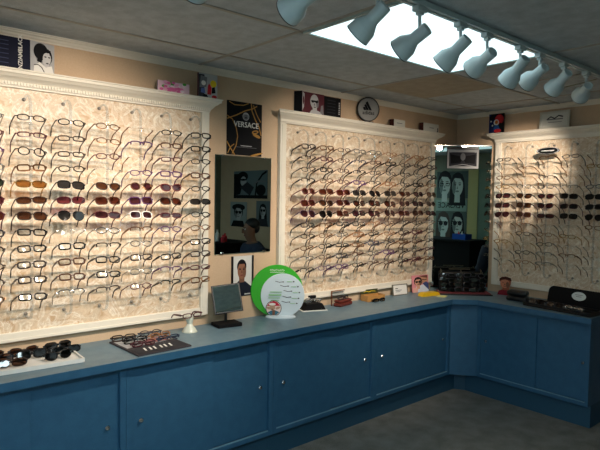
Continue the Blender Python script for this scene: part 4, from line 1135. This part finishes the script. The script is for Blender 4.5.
# white framed notice
t = thing('framed_notice', 'small white notice in a grey frame with a few printed words, on the worktop', 'sign', (-.840, -.055, ZC), (math.radians(-8), 0, math.radians(-6)))
mb = MB()
for q in ((-.085, .085, 0, .006), (-.085, .085, .084, .090), (-.085, -.079, .006, .084), (.079, .085, .006, .084)): mb.box(q[0], q[1], -.010, 0, q[2], q[3], ink((120, 116, 104)))
mb.build('frame', t)
mb = MB(); mb.keep_normals = True; mb.box(-.079, .079, -.006, -.002, .006, .084, WH)
art(mb, [('r', DG, .16, .34, .60, .68), ('r', GY, .16, .62, .42, .48), ('r', GY, .16, .5, .28, .33)], .158, .078, -.0062, z0=.006); mb.build('notice_sheet', t)

# photo of couple
sh = [('r', ink((230, 150, 160)), 0, 1, 0, 1), ('e', ink((206, 150, 120)), .70, .72, .26, .24), ('p', ink((120, 70, 60)), [(.4, .95), (.95, .98), (.95, .8), (.6, .88)]), ('p', ink((225, 228, 240)), [(.15, 0), (.25, .35), (.7, .45), (1, .3), (1, 0)]), ('p', ink((70, 80, 130)), [(.62, .5), (.8, .3), (1, .1), (1, .5), (.85, .6)])] + \
     portrait(.36, .58, .20, .24, ink((222, 166, 140)), SKD, ink((46, 30, 30)), K) + [('l', ink((46, 30, 30)), [(.6, .74), (.76, .70), (.9, .74)], .006), ('p', ink((235, 180, 165)), [(0, 0), (.3, 0), (.34, .22), (.05, .3)])]
card('photo_card', 'glossy photo card of two smiling people in sunglasses beside the yellow case', 'photo', (-.570, -.060, ZC), .195, .145, ink((230, 150, 160)), sh, rot=(math.radians(-6), 0, math.radians(-8)), t=.004)
# yellow case
mb = MB(); mb.sheet([(-.095, 0), (.095, 0), (.088, .018), (.070, .030), (-.070, .030), (-.088, .018)], -.03, .03, mat('yellow_case_plastic', (236, 188, 26), 0.4))
o = mb.build('yellow_case', None, (-.660, -.215, ZC), (0, 0, math.radians(-12)))
tag(o, 'bright yellow glasses case lying near the corner of the worktop', 'glasses case')
mb = MB(); mb.box(-.05, .05, -.035, .035, 0, .001, ink((226, 222, 150)))
tag(mb.build('paper_slip', None, (-.600, -.300, ZC), (0, 0, .3)), 'pale yellow paper slip in front of the yellow case', 'paper')

# black wire rack with stacked glasses in the corner on a maroon tray
t = thing('maroon_tray', 'shallow maroon tray with a black rim set diagonally in the corner', 'tray', (-.330, -.322, ZC), (0, 0, -PI / 4))
MAR = mat('maroon_felt', (122, 44, 52), 0.8, noise=.1)
mb = MB(); mb.box(-.225, .225, -.10, .08, 0, .010, BLACK, .003); mb.build('rim', t)
mb = MB(); mb.box(-.215, .215, -.09, .07, .0102, .016, MAR, .002); mb.build('lining', t)
t = thing('wire_rack', 'black wire rack holding dark glasses on the maroon tray before the corner mirror', 'rack', (-.312, -.288, ZC + .0165), (0, 0, -PI / 4))
SIL = mat('pale_wire', (110, 100, 84), 0.3, .7)
mb = MB()
for x in (-.17, 0, .17): mb.tube([(x, -.048, 0), (x, -.044, .160), (x, .02, .185), (x, .03, 0)], .0028, SIL, 6)
mb.tube([(-.17, -.044, .160), (.17, -.044, .160)], .0028, SIL, 6)
mb.tube([(-.10, .02, .185), (.08, .02, .185)], .004, SIL, 6)
mb.build('wire_frame', t)
mb = MB(); mb.box(-.19, .19, -.055, .035, 0, .006, BLACK, .001)
mb.box(-.185, .185, .033, .039, .006, .165, BLACKM); mb.build('base', t)
Mx = t.matrix_basis.copy()
Mx = Matrix.Translation(t.location) @ Matrix.Rotation(-PI / 4, 4, 'Z')
for r_ in range(4):
    for c_ in range(3):
        x = (-.125, 0.0, .125)[c_] ; z = .024 + r_ * .0405
        p = Mx @ Vector((x + random.uniform(-.006, .006), -.078 + r_ * .002, z))
        s_ = random.choice(['rectangular', 'oval', 'rectangular', 'slim'])
        # temples folded away behind: shown as front frames standing in the rack
        o = thing('sunglasses', 'black sunglasses in the wire rack, %s level, %s pair' % (['lowest', 'second', 'third', 'top'][r_], ['left', 'centre', 'right'][c_]), 'sunglasses', p, (math.radians(-10), random.uniform(-.15, .15), -PI / 4 + random.uniform(-.1, .1)), 'sunglasses in the wire rack')
        link('frame', eye_mesh('frame', s_, random.choice(['black', 'black', 'black', 'gunmetal'])), o)
        for q in 'lr': link('lens', eye_mesh('lens_' + q, s_, 'black'), o)

# man cut-out standee
mb = MB(); mb.keep_normals = True
outl = [(-.055, 0), (.06, 0), (.058, .02), (.030, .038), (.026, .055), (.036, .075), (.040, .105), (.030, .122), (.0, .130), (-.030, .124), (-.040, .106), (-.034, .080), (-.022, .058), (-.020, .040), (-.045, .028)]
mb.sheet(outl, -.003, 0, ink((150, 84, 62)))
sh = [('e', ink((198, 128, 100)), .47, .62, .28, .24), ('p', ink((70, 34, 28)), [(.12, .72), (.14, .88), (.3, .96), (.55, .99), (.82, .93), (.88, .78), (.76, .80), (.5, .84), (.25, .80)]), ('e', SKD, .64, .56, .10, .16), ('e', K, .36, .66, .05, .012), ('e', K, .58, .66, .05, .012), ('p', SKD, [(.46, .64), (.52, .54), (.42, .54)]), ('e', MR, .46, .48, .09, .014), ('p', ink((130, 30, 44)), [(.02, 0), (.1, .2), (.36, .28), (.62, .26), (.95, .14), (.98, 0)])]
art(mb, sh, .115, .130, -.0033, x0=.0)
mb.box(-.03, .03, 0.0, .03, 0, .003, K)
o = mb.build('portrait_standee', None, (-.105, -.585, ZC), (0, 0, -PI / 2 + .30))
o.scale = (1.15, 1, 1.22)
tag(o, 'cut-out head of a man with brown hair, standing below the right display', 'standee')
# black rounded case
t = thing('clamshell_case', 'small black rounded hard case between the man cut-out and the open black box', 'glasses case', (-.275, -.785, ZC), (0, 0, -PI / 2 + .15))
mb = MB(); mb.box(-.080, .080, -.045, .045, 0, .040, BLACK, .016); mb.build('base', t)
mb = MB(); mb.box(-.079, .079, -.044, .044, .0405, .086, BLACK, .020); mb.build('lid', t)
# open black box with oval label and glasses
t = thing('open_display_box', 'long open black display box with a white oval label on its raised lid', 'display box', (-.325, -1.215, ZC), (0, 0, -PI / 2 - .12))
mb = MB(); mb.box(-.30, .215, -.13, .06, 0, .012, BLACK, .003)
mb.box(-.30, .215, -.13, -.122, .012, .030, BLACK, .002); mb.box(-.30, -.292, -.122, .06, .012, .030, BLACK, .002); mb.box(.207, .215, -.122, .06, .012, .030, BLACK, .002); mb.box(-.292, .207, .052, .06, .012, .030, BLACK, .002)
mb.build('tray', t)
mb = MB(); mb.m = Matrix.Translation((.02, .062, .020)) @ Matrix.Rotation(math.radians(-14), 4, 'X')
c_ = []
for i in range(7): th = PI - PI / 2 * i / 6; c_.append((-.20 + .04 * math.cos(th), .092 + .04 * math.sin(th)))
for i in range(7): th = PI / 2 - PI / 2 * i / 6; c_.append((.165 + .04 * math.cos(th), .092 + .04 * math.sin(th)))
mb.sheet([(-.24, 0)] + c_ + [(.205, 0)], -.006, .006, BLACKM); lid = mb.build('lid', t)
mb2 = MB(); mb2.m = mb.m @ Matrix.Translation((.0, -.0062, .080)) @ Matrix.Rotation(PI / 2, 4, 'X') @ Matrix.Diagonal((1, .60, 1, 1))
mb2.lathe([(0, 0), (.052, 0), (.054, .001), (.052, .002), (0, .002)], ink((222, 228, 226)), 32, smooth=False); lb = mb2.build('oval_label', lid)
mb3 = MB(); mb3.m = mb.m.copy(); mb3.keep_normals = True; mb3.box(-.028, .028, -.0092, -.0084, .088, .091, GY); mb3.box(-.02, .02, -.0092, -.0084, .076, .079, GY); mb3.build('lettering', lb)
Mx = Matrix.Translation(t.location) @ Matrix.Rotation(-PI / 2 - .12, 4, 'Z')
for i, x in enumerate((-.215, -.07, .07)):
    p = Mx @ Vector((x, -.085, .014 + .022))
    
    s_, c_2, l_ = [('square', 'black', 'black'), ('square', 'dark brown', 'brown'), ('oval', 'silver', 'clear'), ('square', 'black', 'dark grey')][i]
    eyewear(s_, c_2, l_, '%s %s pair lying in the open black box, %s from its left end' % (c_2, s_, COLN[i]), 'pairs in the open black box', p, (math.radians(-20), 0, -PI / 2 - .12 + random.uniform(-.1, .1)), l_ != 'clear', True)
